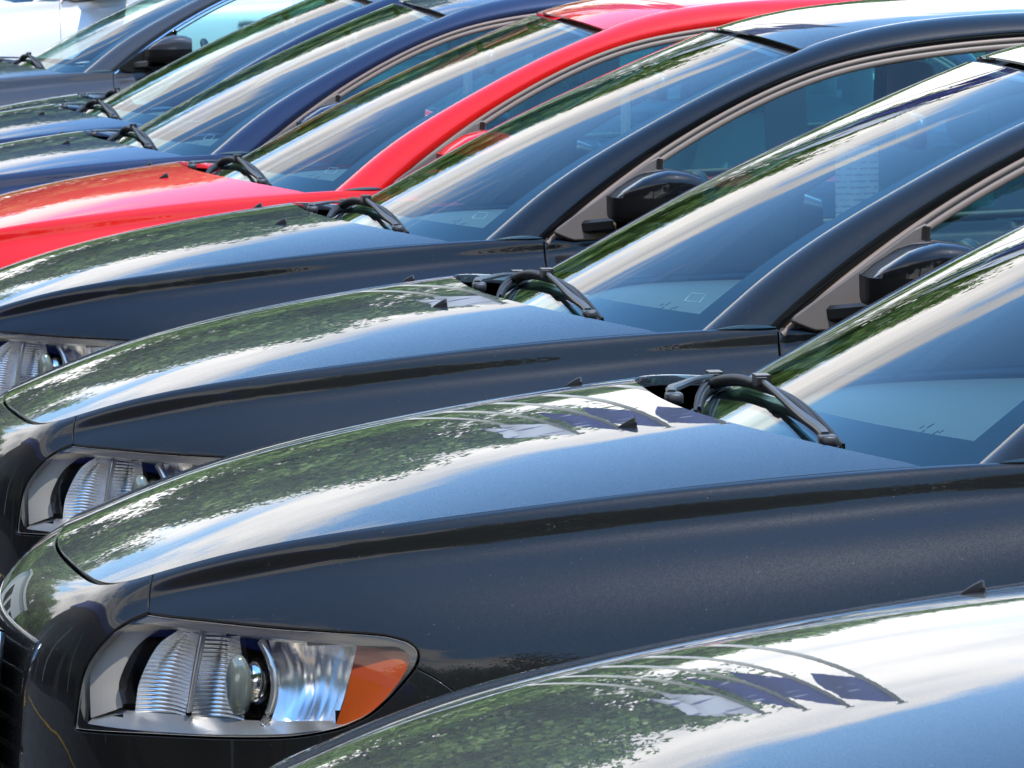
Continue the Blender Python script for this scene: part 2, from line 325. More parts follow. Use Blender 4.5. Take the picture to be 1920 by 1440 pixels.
ZC = np.polyfit([.305, .38, .467, .564, .671, .793, .992, 1.07, 1.183, 1.42], [.806, .838, .871, .902, .930, .957, .990, 1.001, 1.014, 1.037], 5)
_a = np.linspace(0, NA, 900); _s = SK(_a, 0 * _a); _m = (_s[:, 0] > .362) & (_s[:, 0] < 1.6); _o = np.argsort(_s[_m, 0])
sxs, sys_, szs = _s[_m, 0][_o], -_s[_m, 1][_o], _s[_m, 2][_o]
YS = np.polyfit(sxs, sys_, 8); ZS = np.polyfit(sxs, szs, 8)
def lin_ext(p, x, x0=.375):
    d = np.polyder(p); return np.where(x < x0, np.polyval(p, x0) + np.polyval(d, x0) * (x - x0), np.polyval(p, x))
def HOOD(x, y):
    zc = np.polyval(ZC, x); t = np.abs(y) / lin_ext(YS, x); return zc - (zc - lin_ext(ZS, x)) * (.86 * t ** 2 + .14 * t ** 4)
def HOODN(x, y, h=.006):
    dx = (HOOD(x + h, y) - HOOD(x - h, y)) / (2 * h); dy = (HOOD(x, y + h) - HOOD(x, y - h)) / (2 * h); n = np.stack([-dx, -dy, np.ones_like(dx)], -1); return n / np.linalg.norm(n, axis=-1, keepdims=True)

HL = np.array([(.414, .779), (.440, .777), (.480, .775), (.563, .770), (.646, .767), (.700, .7645), (.722, .761), (.740, .755), (.751, .743), (.748, .725), (.732, .704), (.711, .681), (.691, .664), (.670, .652), (.642, .641), (.587, .630), (.504, .625), (.421, .6235), (.365, .6225), (.330, .6215), (.319, .622), (.3175, .629), (.3235, .671), (.331, .701), (.346, .728), (.368, .752), (.392, .769)])
HLc = resample(np.vstack([crv(np.vstack([HL, HL[:1]]), 300)]), 150)[:-1]
HLin = offset2(HLc, -.0045); HLout = HLc
if not inpoly(HLin[:1], HLc)[0]: HLin = offset2(HLc, .0045)
SPLIT = crv([(.4235, .8225), (.4205, .812), (.4185, .798), (.4175, .788), (.4165, .7802)], 14)
REARS = crv([(.7465, .722), (.775, .706), (.80, .685), (.815, .655), (.82, .62)], 14)   # bumper to fender, behind the lamp
AC = np.array([1.065, .315]); AR = .345

def build_car():
    root = bpy.data.objects.new('car', None); C.objects.link(root); root.empty_display_size = .3
    P = {}
    # ---- hood
    a_ = np.linspace(0, NA, 700); s_ = SK(a_, 0 * a_); k = s_[:, 0] < 1.405; loop = s_[k][:, :2]
    loop = resample(loop, 130); half = np.stack([loop[:, 0], loop[:, 1]], 1)          # rear corner (near) -> front centre
    yr = np.linspace(-half[0, 1], half[0, 1], 61)[1:-1]; rear = np.stack([1.13 + .275 * (np.abs(yr) / .711) ** 2.6, yr], 1)
    poly = np.vstack([half, (half * [1, -1])[::-1][1:], rear]); poly = resample(np.vstack([poly, poly[:1]]), 330)[:-1]
    sg = 1 if inpoly(offset2(poly, .002)[5:6], poly)[0] else -1; hin = offset2(poly, sg) - poly; hin = poly + hin * (.0030 + .0035 * np.clip((.405 - poly[:, :1]) / .05, 0, 1))
    gx, gy = np.meshgrid(np.linspace(.30, 1.42, 110), np.linspace(-.72, .72, 115)); g = np.stack([gx.ravel(), gy.ravel()], 1); g = g[inpoly(g, hin)]
    v2, f = cdt(g, [(hin, True)], tol=.004); ce = v2[f].mean(1); f = f[inpoly(ce, hin)]
    V = np.column_stack([v2, HOOD(v2[:, 0], v2[:, 1])]); Nn = HOODN(v2[:, 0], v2[:, 1]); V, Nn, f = used(V, Nn, f); f = ensure_out(V, Nn, f)
    V, Nn, f = rim(V, Nn, f, .016, .0022); hood = mk('hood', V, f, 'paint', root, Nn)
    for s in (-1, 1):   # washer nozzles: small wedges, pointed to the front
        x0, y0 = 1.068, s * .349; z0 = float(HOOD(np.array(x0), np.array(y0)))
        b = MB(); L_, W_, H_ = .026, .0105, .0125
        sec = [(-L_ * .62, .10, .10), (-L_ * .35, .50, .45), (0, .85, .82), (L_ * .25, 1, 1.0), (L_ * .34, .95, .93)]
        G = [[(x0 + dx, y0 + W_ * wf * cx_, z0 - .001 + dx * .12 + H_ * hf * cz_) for cx_, cz_ in ((-1, 0), (-.9, .45), (-.5, .9), (0, 1), (.5, .9), (.9, .45), (1, 0))] for dx, wf, hf in sec]
        b.grid(np.array(G)); b.F.append([b.n - 7 + i for i in range(7)]); b.make('washer_nozzle', 'shell_black', hood, edge=25)
    # ---- fender and bumper skins cut out of the flank surface
    aF = SK.inv([(1.597, .60)])[0][0]
    hl_o, hl_i = SK.inv(HLout), SK.inv(HLin)
    sp = SK.inv(SPLIT); sp[0, 1] = 0.; 
    d_sp = .0016
    spa, spb = SK.inv(offset2(SPLIT, d_sp, False)), SK.inv(offset2(SPLIT, -d_sp, False)); spa[0, 1] = spb[0, 1] = 0.
    rsa, rsb = SK.inv(offset2(REARS, .0016, False)), SK.inv(offset2(REARS, -.0016, False))
    th = np.linspace(0, 2 * math.pi, 120, endpoint=False); arch = np.stack([AC[0] + AR * np.cos(th), AC[1] + AR * np.sin(th)], 1); arch = arch[arch[:, 1] > .245]
    k0 = int(np.argmax(np.linalg.norm(np.diff(arch, axis=0), axis=1))) + 1; arch = np.roll(arch, -k0, 0); ar = SK.inv(arch, 0, 8.5)
    A, B = np.meshgrid(np.r_[np.linspace(aF, 8.0, 120), np.linspace(8.0, NA, 72)[1:]], np.r_[np.linspace(0, 8, 44), np.linspace(8, 12, 12)[1:]], indexing='ij'); g = np.stack([A.ravel(), B.ravel()], 1)
    # the split line and the rear seam as thin closed strips joined to the lamp opening
    strip1 = np.vstack([spa, spb[::-1]]); strip2 = np.vstack([rsa, rsb[::-1]])
    loops = [(hl_o, True), (strip1, True), (strip2, True), (ar, False)]
    v2, f = cdt(g, loops, scale=(1, .6), tol=.012); ce = v2[f].mean(1)
    V = SK(v2[:, 0], v2[:, 1]); Nn = SK.nrm(v2[:, 0], v2[:, 1]); 
    if Nn[len(Nn) // 2, 1] > 0: Nn = -Nn
    c3 = V[f].mean(1)
    inl = inpoly(ce, hl_o) | inpoly(ce, strip1) | inpoly(ce, strip2); ina = ((c3[:, 0] - AC[0]) ** 2 + (c3[:, 2] - AC[1]) ** 2 < AR ** 2) & (ce[:, 0] < 8)
    asp = sp[:, 0].mean()
    # which side: in front of split / rear seam, or below the lamp = bumper
    zr = np.interp(ce[:, 0], [SK.inv([(.82, .62)])[0][0], SK.inv([(.7465, .722)])[0][0]], [.62, .722])
    front = ce[:, 0] > asp
    mid = (~front) & (ce[:, 0] > SK.inv([(.7465, .722)])[0][0]); below = mid & (c3[:, 2] < .70)
    xr_ = np.interp(-c3[:, 2], -REARS[:, 1], REARS[:, 0]); beh = (~front) & (~mid) & (c3[:, 0] < xr_) & (c3[:, 2] < .722)
    isb = front | below | beh
    for nm, sel in (('fender', ~isb), ('front_bumper', isb)):
        ff = f[sel & ~inl & ~ina]; Vv, Nv, ff = used(V, Nn, ff); ff = ensure_out(Vv, Nv, ff)
        if nm == 'fender':
            V3, N3, F3 = rim(Vv, Nv, ff, .012, .0016); both_sides(nm, V3, F3, 'paint', root, N3)
        else:
            # both halves in one skin
            M = np.array([1, -1, 1]); n0 = len(Vv); eq = {i: i for i in range(n0) if abs(Vv[i, 1]) < 1e-5}
            Va = np.vstack([Vv, Vv * M]); Na = np.vstack([Nv, Nv * M]); Fa = [list(q) for q in ff] + [[(i if i in eq else i + n0) for i in q][::-1] for q in ff]
            V3, N3, F3 = rim(Va, Na, Fa, .012, .0016); mk(nm, V3, F3, 'paint', root, N3)
    # dark liner behind the gaps and panels
    A, B = np.meshgrid(np.linspace(aF, NA, 110), np.linspace(0, 12, 40), indexing='ij'); G = SK(A, B); n = SK.nrm(A, B); n = -n if n[50, 20, 1] > 0 else n; G2 = G - n * .021
    msk = inpoly(np.stack([A.ravel(), B.ravel()], 1), SK.inv(offset2(HLc, -.0 if True else 0))).reshape(A.shape)
    c3 = G2; msk |= ((c3[..., 0] - AC[0]) ** 2 + (c3[..., 2] - AC[1]) ** 2 < .34 ** 2) & (A < 8)
    b = MB(); F_ = []
    for i in range(109):
        for j in range(39):
            if not (msk[i, j] and msk[i + 1, j] and msk[i, j + 1] and msk[i + 1, j + 1]): F_.append([i * 40 + j, i * 40 + j + 1, (i + 1) * 40 + j + 1, (i + 1) * 40 + j])
    b.add(G2, F_); M = np.array([1, -1, 1]); b.add(G2 * M, [q[::-1] for q in F_])
    xs, ys = np.meshgrid(np.linspace(.33, 1.5, 24), np.linspace(-1, 1, 17), indexing='ij'); yy = ys * (lin_ext(YS, xs) - .004); Hz = HOOD(np.minimum(xs, 1.36), yy) - .030 - np.clip(xs - 1.05, 0, 1) * .16
    b.grid(np.stack([xs, yy, Hz], -1)); b.make('inner_structure', 'gap_black', root)
    # ---- headlamps
    for s in (-1, 1): build_lamp(root, s, hl_o, hl_i)
    # ---- grille
    gr = MB()
    top = [(.233, y, .742 - .012 * (abs(y) / .36) ** 2) for y in np.linspace(-.355, .355, 13)]
    def gp(y, z):   # surface of the nose, pushed forward
        q = np.interp(abs(y), [0, .13, .27, .36, .42], [.197, .203, .222, .240, .258]); return np.array([q - .010 - (.735 - z) * .10, y, z])
    fr = [gp(y, .738 - .012 * (abs(y) / .36) ** 2) for y in np.linspace(-.355, .355, 15)] + [gp(y, z) for y, z in ((.345, .66), (.325, .58), (.30, .52))] + [gp(y, .505) for y in np.linspace(.27, -.27, 11)] + [gp(y, z) for y, z in ((-.30, .52), (-.325, .58), (-.345, .66))]
    fr = np.array(fr + [fr[0], fr[1]])
    gr.tube(fr, .0075, 8, False); grille = gr.make('grille', 'chrome', root)
    bk = MB(); bk.grid(np.array([[gp(y, z) + np.array([.006, 0, 0]) for z in np.linspace(.51, .728, 6)] for y in np.linspace(-.335, .335, 20)])); bk.make('grille_backing', 'gap_black', grille)
    for i in range(6): MB().tube([gp(y, .535 + i * .035) + np.array([.002, 0, 0]) for y in np.linspace(-.335, .335, 14)], .0065, 6).make('grille_slat', 'black_plastic', grille)
    MB().tube([gp(y, .52 + (.34 - y) / .68 * .20) - np.array([.004, 0, 0]) for y in np.linspace(-.33, .33, 12)], .009, 6).make('diagonal_bar', 'chrome', grille)
    MB().tube([gp(0, .63) - np.array([.018, 0, 0]), gp(0, .63) - np.array([.006, 0, 0])], .034, 20).make('emblem', 'chrome', grille, edge=30)
    MB().box((.168, 0, .40), (.012, .34, .11)).make('number_plate_holder', 'black_plastic', root, False)
    # ---- cowl under the windscreen
    b = MB(); ys = np.linspace(-.70, .70, 41); xe = 1.13 + .275 * (np.abs(ys) / .711) ** 2.6
    b.grid(np.array([[(xe[i] - .06, y, HOOD(np.array(xe[i]), np.array(y)) - .075), (xe[i] + .015, y, HOOD(np.array(xe[i]), np.array(y)) - .075), (xe[i] + .09, y, HOOD(np.array(xe[i]), np.array(y)) - .075), (xe[i] + .16, y, HOOD(np.array(xe[i]), np.array(y)) - .07)] for i, y in enumerate(ys)]), flip=True).make('cowl_panel', 'gap_black', root)
    # ---- windscreen
    CEN = bsp1([(1.17, .948), (1.299, 1.016), (1.448, 1.097), (1.638, 1.196), (1.818, 1.275), (1.96, 1.335), (2.098, 1.388)], 60)
    EDG = bsp1([(1.405, .712, .905), (1.487, .690, .962), (1.561, .672, 1.027), (1.673, .652, 1.106), (1.827, .63, 1.188), (2.004, .612, 1.279), (2.186, .592, 1.352)], 60)
    us = np.linspace(-1, 1, 61)
    WS = np.array([[(CEN[i, 0] + (EDG[i, 0] - CEN[i, 0]) * (.85 * u * u + .15 * u ** 4), EDG[i, 1] * u, CEN[i, 1] + (EDG[i, 2] - CEN[i, 1]) * (.85 * u * u + .15 * u ** 4)) for u in us] for i in range(60)])
    b = MB(); b.grid(WS[2:59], flip=False); ws = b.make('windscreen', 'windscreen_glass', root)
    fixn(ws, (-.5, 0, .8))
    # black printed border inside the glass; its deep lower band also paints in shade
    def inset(G, d): return G - np.array([-.4, 0, .9]) * d
    b = MB(); b.grid(np.stack([inset(np.array([[np.interp(2 + t * (6.5 + 4.5 * abs(us[j]) ** 3), np.arange(60), WS[:, j, k_]) for k_ in range(3)] for j in range(61)]), .006) for t in np.linspace(0, 1, 8)])); b.grid(inset(WS[57:59], .006)); b.grid(inset(WS[2:59, :3], .006)); b.grid(inset(WS[2:59, -3:], .006)); b.make('screen_border', 'gloss_black', ws)
    b = MB(); b.bar(WS[58][::-1] + np.array([.004, 0, -.001]), .006, .0018).make('screen_top_seal', 'rubber', ws)
    # small square sticker outline and print at the near lower corner, inside the glass
    def wsp(i, u): k_ = int(i); f_ = i - k_; uu = (u + 1) / 2 * 60; j = int(uu); g_ = uu - j; W = WS; return (W[k_, j] * (1 - f_) * (1 - g_) + W[k_ + 1, j] * f_ * (1 - g_) + W[k_, j + 1] * (1 - f_) * g_ + W[k_ + 1, j + 1] * f_ * g_)
    q = [wsp(i, u) - np.array([-.004, 0, .007]) for i, u in ((14.2, -.885), (15.8, -.875), (15.1, -.825), (13.5, -.835))]
    b = MB()
    for i in range(4): b.tube([q[i], q[(i + 1) % 4]], .0005, 4)
    b.make('sticker', 'headliner', ws)
    b = MB()
    for (i, u, l) in ((11.2, -.83, .030), (10.9, -.80, .020), (11.8, -.84, .016), (12.0, -.80, .022), (11.5, -.785, .014)): b.box(wsp(i, u) - np.array([-.004, 0, .006]), (l * .5, .005, .001), rot=((.87, 0, -.5), (0, 1, 0), (.5, 0, .87)))
    b.make('printed_mark', 'sticker_ink', ws, False)
    # ---- roof, rear window, trunk
    RC = bsp1([(2.106, 1.392), (2.20, 1.420), (2.385, 1.450), (2.75, 1.467), (3.1, 1.456), (3.4, 1.425), (3.62, 1.385)], 50)
    DI = bsp1([(2.192, .588, 1.357), (2.28, .582, 1.385), (2.413, .577, 1.414), (2.69, .572, 1.433), (3.1, .572, 1.424), (3.4, .575, 1.388), (3.66, .58, 1.335)], 50)
    RF = np.array([[(RC[i, 0] + (DI[i, 0] - RC[i, 0]) * u * u, (DI[i, 1] - .003) * u, RC[i, 1] + (DI[i, 2] - RC[i, 1]) * (.8 * u * u + .2 * u ** 4)) for u in us] for i in range(50)])
    b = MB(); b.grid(RF); b.grid(RF[:1].repeat(2, 0) - np.array([[[0, 0, 0]], [[0, 0, .004]]]), flip=True); o = b.make('roof', 'paint', root); fixn(o, (0, 0, 1))
    b = MB(); b.grid(RF - np.array([0, 0, .035])); b.make('headliner', 'headliner', root)
    RWc = np.array([RC[-1] + (np.array([4.02, 1.075]) - RC[-1]) * t for t in np.linspace(.01, 1, 24)]); RWe = np.array([DI[-1] + (np.array([3.90, .64, 1.06]) - DI[-1]) * t for t in np.linspace(.01, 1, 24)])
    b = MB(); b.grid(np.array([[(RWc[i, 0] + (RWe[i, 0] - RWc[i, 0]) * u * u, RWe[i, 1] * u, RWc[i, 1] + (RWe[i, 2] - RWc[i, 1]) * u * u) for u in us] for i in range(24)])); o = b.make('rear_window', 'side_glass', root); fixn(o, (.5, 0, .8))
    TC = bsp1([(4.03, 1.062), (4.2, 1.062), (4.38, 1.052), (4.50, 1.035), (4.535, .99), (4.545, .90), (4.56, .78)], 40); TW = np.interp(TC[:, 0], [4.03, 4.3, 4.5, 4.56], [.655, .66, .62, .58])
    b = MB(); b.grid(np.array([[(TC[i, 0] - .10 * (abs(u) ** 2.5), TW[i] * u, TC[i, 1] - .022 * u * u) for u in us] for i in range(40)])); o = b.make('trunk_lid', 'paint', root); fixn(o, (.2, 0, 1))
    # ---- A-pillar and roof rail
    IN = np.vstack([EDG[6:], DI[1:]]); IN = resample(IN, 90); IN[:, 1] += .002
    OUT = bsp1([(1.597, .760, .9645), (1.675, .742, 1.031), (1.757, .727, 1.090), (1.849, .713, 1.153), (2.0, .698, 1.240), (2.174, .684, 1.318), (2.351, .675, 1.362), (2.669, .668, 1.394), (3.0, .667, 1.391), (3.3, .67, 1.358), (3.55, .68, 1.29), (3.74, .70, 1.19), (3.88, .73, 1.04)], 200); OUT = resample(OUT, 90)
    IN = np.vstack([IN, np.array([DI[-1] + (np.array([3.90, .645, 1.065]) - DI[-1]) * t for t in np.linspace(.1, 1, 14)])]); IN = resample(IN, 90)
    ts = np.linspace(0, 1, 15); G = []
    T = np.gradient((IN + OUT) / 2, axis=0)
    for i in range(90):
        c = OUT[i] - IN[i]; n = np.cross(T[i], c); n /= np.linalg.norm(n); n = n if n[1] + .3 * n[2] > 0 else -n; wd = np.linalg.norm(c); row = []
        for t in ts:
            bul = .13 * wd * (4 * t * (1 - t)) ** .8; row.append(IN[i] + c * t + n * bul)
        row = [IN[i] - n * .010] + row + [OUT[i] - n * .012 + c / wd * .002]; G.append(row)
    G = np.array(G) * np.array([1, -1, 1]); b = MB(); b.grid(G); o, o2 = mb_both(b, 'pillar_rail', 'paint', root); fixn(o, (0, -1, .5)); fixn(o2, (0, 1, .5))
    # ---- door frames, seals, glass
    O2 = OUT[:, [0, 2]]; T2 = np.gradient(O2, axis=0); n2_ = np.stack([T2[:, 1], -T2[:, 0]], 1); n2_ /= np.linalg.norm(n2_, axis=1, keepdims=True)
    def along(d, yo): return np.stack([OUT[:, 0] + n2_[:, 0] * d, -(OUT[:, 1] + yo + d * .16), OUT[:, 2] + n2_[:, 1] * d], 1)
    i1 = 87
    prof_gap = [(-.001, -.014), (.004, -.016), (.011, -.012)]; prof = [(.011, -.012), (.0112, -.001), (.0135, .0015), (.020, .0015), (.0215, -.0015), (.0235, -.0015), (.025, .001), (.034, .0005), (.036, -.002), (.037, -.010)]
    b = MB(); b.grid(np.stack([along(d, y) for d, y in prof_gap], 1)); mb_both(b, 'door_seal', 'rubber', root)
    b = MB(); b.grid(np.stack([along(d, y) for d, y in prof], 1)); o, o2 = mb_both(b, 'window_trim', 'trim_strip', root); fixn(o, (0, -1, 0)); fixn(o2, (0, 1, 0))
    fl = along(.036, -.006)
    belt = lambda x: .972 + .030 * (x - 1.6)
    def topz(x): return np.interp(x, fl[:, 0], fl[:, 2])
    def gy(x, z): # half-width of the glass
        yt = -np.interp(x, fl[:, 0], fl[:, 1]); zt = topz(x); return yt + (.772 - yt) * np.clip((zt - z) / np.maximum(zt - belt(x) + .02, .05), 0, 1)
    def pane(x0, x1, name, m, nx=40, off=0.):
        xs = np.linspace(x0, x1, nx); G = []
        for x in xs:
            zt = max(topz(x), belt(x) - .02); zb = belt(x) - .03; zs = np.linspace(zb, zt + .004, 14); G.append([(x, -(gy(x, z) + off), z) for z in zs])
        b = MB(); b.grid(np.array(G)); return b
    # ---- doors and rear body
    RSEC = {1.45: SEC[1.413], 1.6: SEC[1.6], 1.75: SEC[1.75]}
    base = np.array(SEC[1.75])
    for x, dz, ws_, up_ in ((2.2, .013, .0, 0), (2.7, .026, .002, 0), (3.2, .040, .0, 0), (3.6, .058, -.006, 0), (3.9, .075, -.02, 0), (4.15, .080, -.05, 0)):
        q = base.copy(); t = (base[:, 1] - .24) / .73; q[:, 1] += dz * t; q[:, 0] += ws_; 
        if x > 3.7: q[:, 0] -= (1 - np.arange(13) / 12) * (.06 if x < 4 else .075)
        RSEC[x] = q
    net2 = [[(x, -q[0], q[1]) for q in RSEC[x]] for x in RSEC]
    for (sx, sy, sz), (fx, fy_) in [((4.37, .60, 1.025), (4.40, .80)), ((4.44, .55, 1.0), (4.52, .66)), ((4.50, .40, .96), (4.60, .45)), ((4.53, .2, .93), (4.63, .22)), ((4.535, 0, .92), (4.635, 0))]:
        net2.append([(sx + (fx - sx) * min(q / .9, 1.05), -(sy + (fy_ - sy) * q), sz - dz * (sz - .24) / .56) for q, dz in QZ])
    RB = Surf(net2); RB.prep(); NR = RB.na - 1.
    lines = [1.600, 2.640, 3.52]
    AC2 = np.array([3.705, .315])
    A, B = np.meshgrid(np.linspace(.9, NR, 150), np.linspace(0, 12, 40), indexing='ij'); g = np.stack([A.ravel(), B.ravel()], 1)
    cl = []
    for x in lines:
        for s in (-.002, .002):
            zs = np.linspace(.26, .94, 22); q = RB.inv(np.stack([np.full(22, x + s), zs], 1), 0, 9); q = np.vstack([q, [RB.inv([(x + s, .97)], 0, 9)[0][0], 0.]]); q[0, 1] = 12.; cl.append((q, False))
    arch = np.stack([AC2[0] + AR * np.cos(th), AC2[1] + AR * np.sin(th)], 1); arch = arch[arch[:, 1] > .245]; k0 = int(np.argmax(np.linalg.norm(np.diff(arch, axis=0), axis=1))) + 1; arch = np.roll(arch, -k0, 0)
    cl.append((RB.inv(arch, 0, 9), False))
    v2, f = cdt(g, cl, scale=(1, .6), tol=.02); V = RB(v2[:, 0], v2[:, 1]); Nn = RB.nrm(v2[:, 0], v2[:, 1]); Nn = -Nn if Nn[len(Nn) // 3, 1] > 0 else Nn; c3 = V[f].mean(1); ce = v2[f].mean(1)
    ina = ((c3[:, 0] - AC2[0]) ** 2 + (c3[:, 2] - AC2[1]) ** 2 < AR ** 2) & (ce[:, 0] < 9)
    doors = []
    for nm, x0, x1 in (('front_door', 1.602, 2.638), ('rear_door', 2.642, 3.518), ('rear_body', 3.522, 9)):
        sel = (c3[:, 0] > x0) & (c3[:, 0] < x1) & ~ina; ff = f[sel]; Vv, Nv, ff = used(V, Nn, ff); ff = ensure_out(Vv, Nv, ff)
        V3, N3, F3 = rim(Vv, Nv, ff, .012, .0016); doors.append(both_sides(nm, V3, F3, 'paint', root, N3))
    A, B = np.meshgrid(np.linspace(.9, NR, 70), np.linspace(0, 12, 24), indexing='ij'); G = RB(A, B); n = RB.nrm(A, B); n = -n if n[20, 10, 1] > 0 else n; G2 = G - n * .03
    b = MB(); F_ = []
    msk = ((G2[..., 0] - AC2[0]) ** 2 + (G2[..., 2] - AC2[1]) ** 2 < .33 ** 2) & (A < 9)
    for i in range(69):
        for j in range(23):
            if not (msk[i, j] and msk[i + 1, j + 1]): F_.append([i * 24 + j, i * 24 + j + 1, (i + 1) * 24 + j + 1, (i + 1) * 24 + j])
    b.add(G2, F_); b.add(G2 * M, F_); b.box((2.4, 0, .24), (3.9, 1.5, .02)); b.make('inner_body', 'seat_cloth', root)
    for k_, (x0, x1) in enumerate(((1.80, 2.60), (2.68, 3.46))):
        mb_both(pane(x0, x1, 'w', ''), 'side_window', 'side_glass', root, parents=doors[k_])
    b = MB(); xs = np.array([2.59, 2.69]); b.grid(np.array([[(x, -(gy(x, z) + .004), z) for z in np.linspace(belt(x) - .02, topz(x), 10)] for x in (2.585, 2.64, 2.695)])); mb_both(b, 'door_pillar', 'gloss_black', root)
    b = MB(); b.bar([(x, -.770, belt(x) - .012) for x in np.linspace(1.84, 3.5, 30)], .016, .016); mb_both(b, 'belt_strip', 'rubber', root)
    # handles
    for k_, x in ((0, 2.50), (1, 3.36)):
        b = MB(); b.tube([(x - .10, -.850, .872), (x - .085, -.885, .876), (x + .085, -.885, .880), (x + .10, -.850, .882)], .013, 8); mb_both(b, 'handle', 'paint', root, parents=doors[k_])
    # ---- mirror sail and mirrors
    sail = [(1.622, .978), (1.66, 1.004), (1.72, 1.043), (1.78, 1.083), (1.835, 1.120), (1.857, 1.131), (1.862, 1.122), (1.853, 1.06), (1.846, .966), (1.75, .962), (1.66, .962)]
    sp2 = resample(np.vstack([sail, sail[:1]]), 64)[:-1]; gx, gz = np.meshgrid(np.linspace(1.6, 1.9, 26), np.linspace(.95, 1.15, 20)); g = np.stack([gx.ravel(), gz.ravel()], 1); g = g[inpoly(g, sp2)]
    v2, f = cdt(g, [(sp2, True)], tol=.004); f = f[inpoly(v2[f].mean(1), sp2)]
    def sy_(x, z): return -(np.interp(x, [1.6, 1.86], [.762, .735]) + (1.06 - z) * .14 + .012)
    V = np.array([(x, sy_(x, z), z) for x, z in v2]); Nn = np.tile([0, -.99, .14], (len(V), 1)); f = ensure_out(V, Nn, f); V3, N3, F3 = rim(V, Nn, f, .02, .004)
    sails = both_sides('mirror_base', V3, F3, 'grained_plastic', root, N3)
    b = MB(); b.tube([(1.844, sy_(1.85, .97) - .002, .968), (1.850, sy_(1.85, 1.05) - .003, 1.05), (1.857, sy_(1.857, 1.125) - .003, 1.128)], .007, 8); mb_both(b, 'sail_bar', 'grained_plastic', root, parents=sails)
    b = MB(); b.grid(np.array([[(1.715 + t * .06 + (.040 - .004 * t) * u_, -(.770 + t * .075), .986 + .014 * v_ + t * .010) for u_, v_ in ((-1, -.7), (-1, .5), (-.8, 1), (.8, 1), (1, .5), (1, -.7), (.8, -1), (-.8, -1))] for t in np.linspace(0, 1, 8)]), closev=True); mb_both(b, 'mirror_arm', 'black_plastic', root, parents=sails, edge=40)
    xs = [1.7265, 1.7285, 1.735, 1.748, 1.768, 1.79, 1.815, 1.84, 1.865, 1.885, 1.90, 1.912]
    zt = np.interp(xs, [1.726, 1.735, 1.75, 1.79, 1.835, 1.88, 1.912], [1.046, 1.060, 1.074, 1.099, 1.1145, 1.112, 1.100]); zb = np.interp(xs, [1.726, 1.74, 1.80, 1.912], [1.010, 1.003, 1.000, 1.004])
    yo = np.interp(xs, [1.726, 1.735, 1.76, 1.80, 1.86, 1.912], [.935, .955, .975, .990, .995, .988]); yi = np.interp(xs, [1.726, 1.735, 1.76, 1.80, 1.912], [.835, .825, .812, .800, .795])
    def msec(i, lo, hi, n=18):
        out = []
        for q in np.linspace(lo, hi, n):
            c_, s_2 = math.cos(q), math.sin(q); e = .42; px_ = np.sign(c_) * abs(c_) ** e; pz_ = np.sign(s_2) * abs(s_2) ** e; out.append((xs[i], -((yo[i] + yi[i]) / 2 + (yo[i] - yi[i]) / 2 * px_), 1.056 + (zt[i] - 1.056) * pz_ if pz_ > 0 and zt[i] > 1.06 else 1.056 + (1.056 - zb[i]) * pz_ if pz_ <= 0 else 1.056 + max(zt[i] - 1.056, -.008) * pz_))
        return out
    mir = []
    b = MB(); b.grid(np.array([msec(i, 0, math.pi) for i in range(len(xs))])); o, o2 = mb_both(b, 'mirror_cap', 'mirror_paint', root); mir = (o, o2); fixn(o, (0, 0, 1)); fixn(o2, (0, 0, 1))
    b = MB(); b.grid(np.array([msec(i, math.pi, 2 * math.pi) for i in range(len(xs))])); b.F.append(list(range(18))); o, o2 = mb_both(b, 'mirror_shell', 'shell_black', root, parents=mir)
    b = MB(); i = len(xs) - 2; ring = np.array(msec(i, 0, 2 * math.pi, 36)[:-1]); cen = ring.mean(0); b.add(np.vstack([cen + (ring - cen) * .93]), [list(range(35))]); mb_both(b, 'mirror_glass', 'chrome', root, parents=mir, smooth=False)
    # ---- wipers
    def wpos(y, x, lift=0.): # a point on the windscreen above plan position
        j = np.clip((y / EDG[:, 1] + 1) / 2 * 60, 0, 60); xs_ = np.array([np.interp(j[i], np.arange(61), WS[i, :, 0]) for i in range(60)]); zs_ = np.array([np.interp(j[i], np.arange(61), WS[i, :, 2]) for i in range(60)]); return np.array([x - .45 * lift, y, np.interp(x, xs_, zs_) + lift * .88])
    for nm, piv, yc, xo, y0b, y1b in (('near', (1.300, -.545), -.13, .020, -.51, .29), ('far', (1.150, -.12), .33, .05, -.02, .68)):
        px_, py_ = piv; xe_ = lambda y: 1.13 + .275 * (abs(y) / .711) ** 2.6
        bx_ = (lambda y: np.interp(y, [-.6, -.5, -.3, -.1, .1, .3], [1.352, 1.330, 1.306, 1.280, 1.264, 1.262])) if nm == 'near' else (lambda y: np.interp(y, [-.1, .1, .3, .5, .7], [1.19, 1.225, 1.268, 1.33, 1.41]))
        ysb = np.linspace(y0b, y1b, 34); bl = np.array([wpos(y, bx_(y), .004) for y in ysb])
        arc = np.array([wpos(y, bx_(y) - .002, .011 + .008 * math.sin(math.pi * (y - y0b) / (y1b - y0b))) for y in ysb])
        cl_ = wpos(yc, bx_(yc), .020)
        z0 = float(HOOD(np.array(px_), np.array(py_)))
        P0 = np.array([px_ + .002, py_, z0 - .004])
        path = bsp1([P0, P0 + np.array([.002, .04, .004]), P0 * .72 + cl_ * .28 + np.array([-.006, 0, .004]), P0 * .35 + cl_ * .65 + np.array([-.006, 0, .006]), cl_ + np.array([-.004, -.03, .004]), cl_ + np.array([0, .012, 0])], 26)
        b = MB(); b.bar(path, np.interp(np.linspace(0, 1, 26), [0, .3, .55, 1], [.014, .016, .009, .007]), np.interp(np.linspace(0, 1, 26), [0, .4, 1], [.009, .008, .005])); arm = b.make('wiper', 'wiper_metal', root, edge=25)
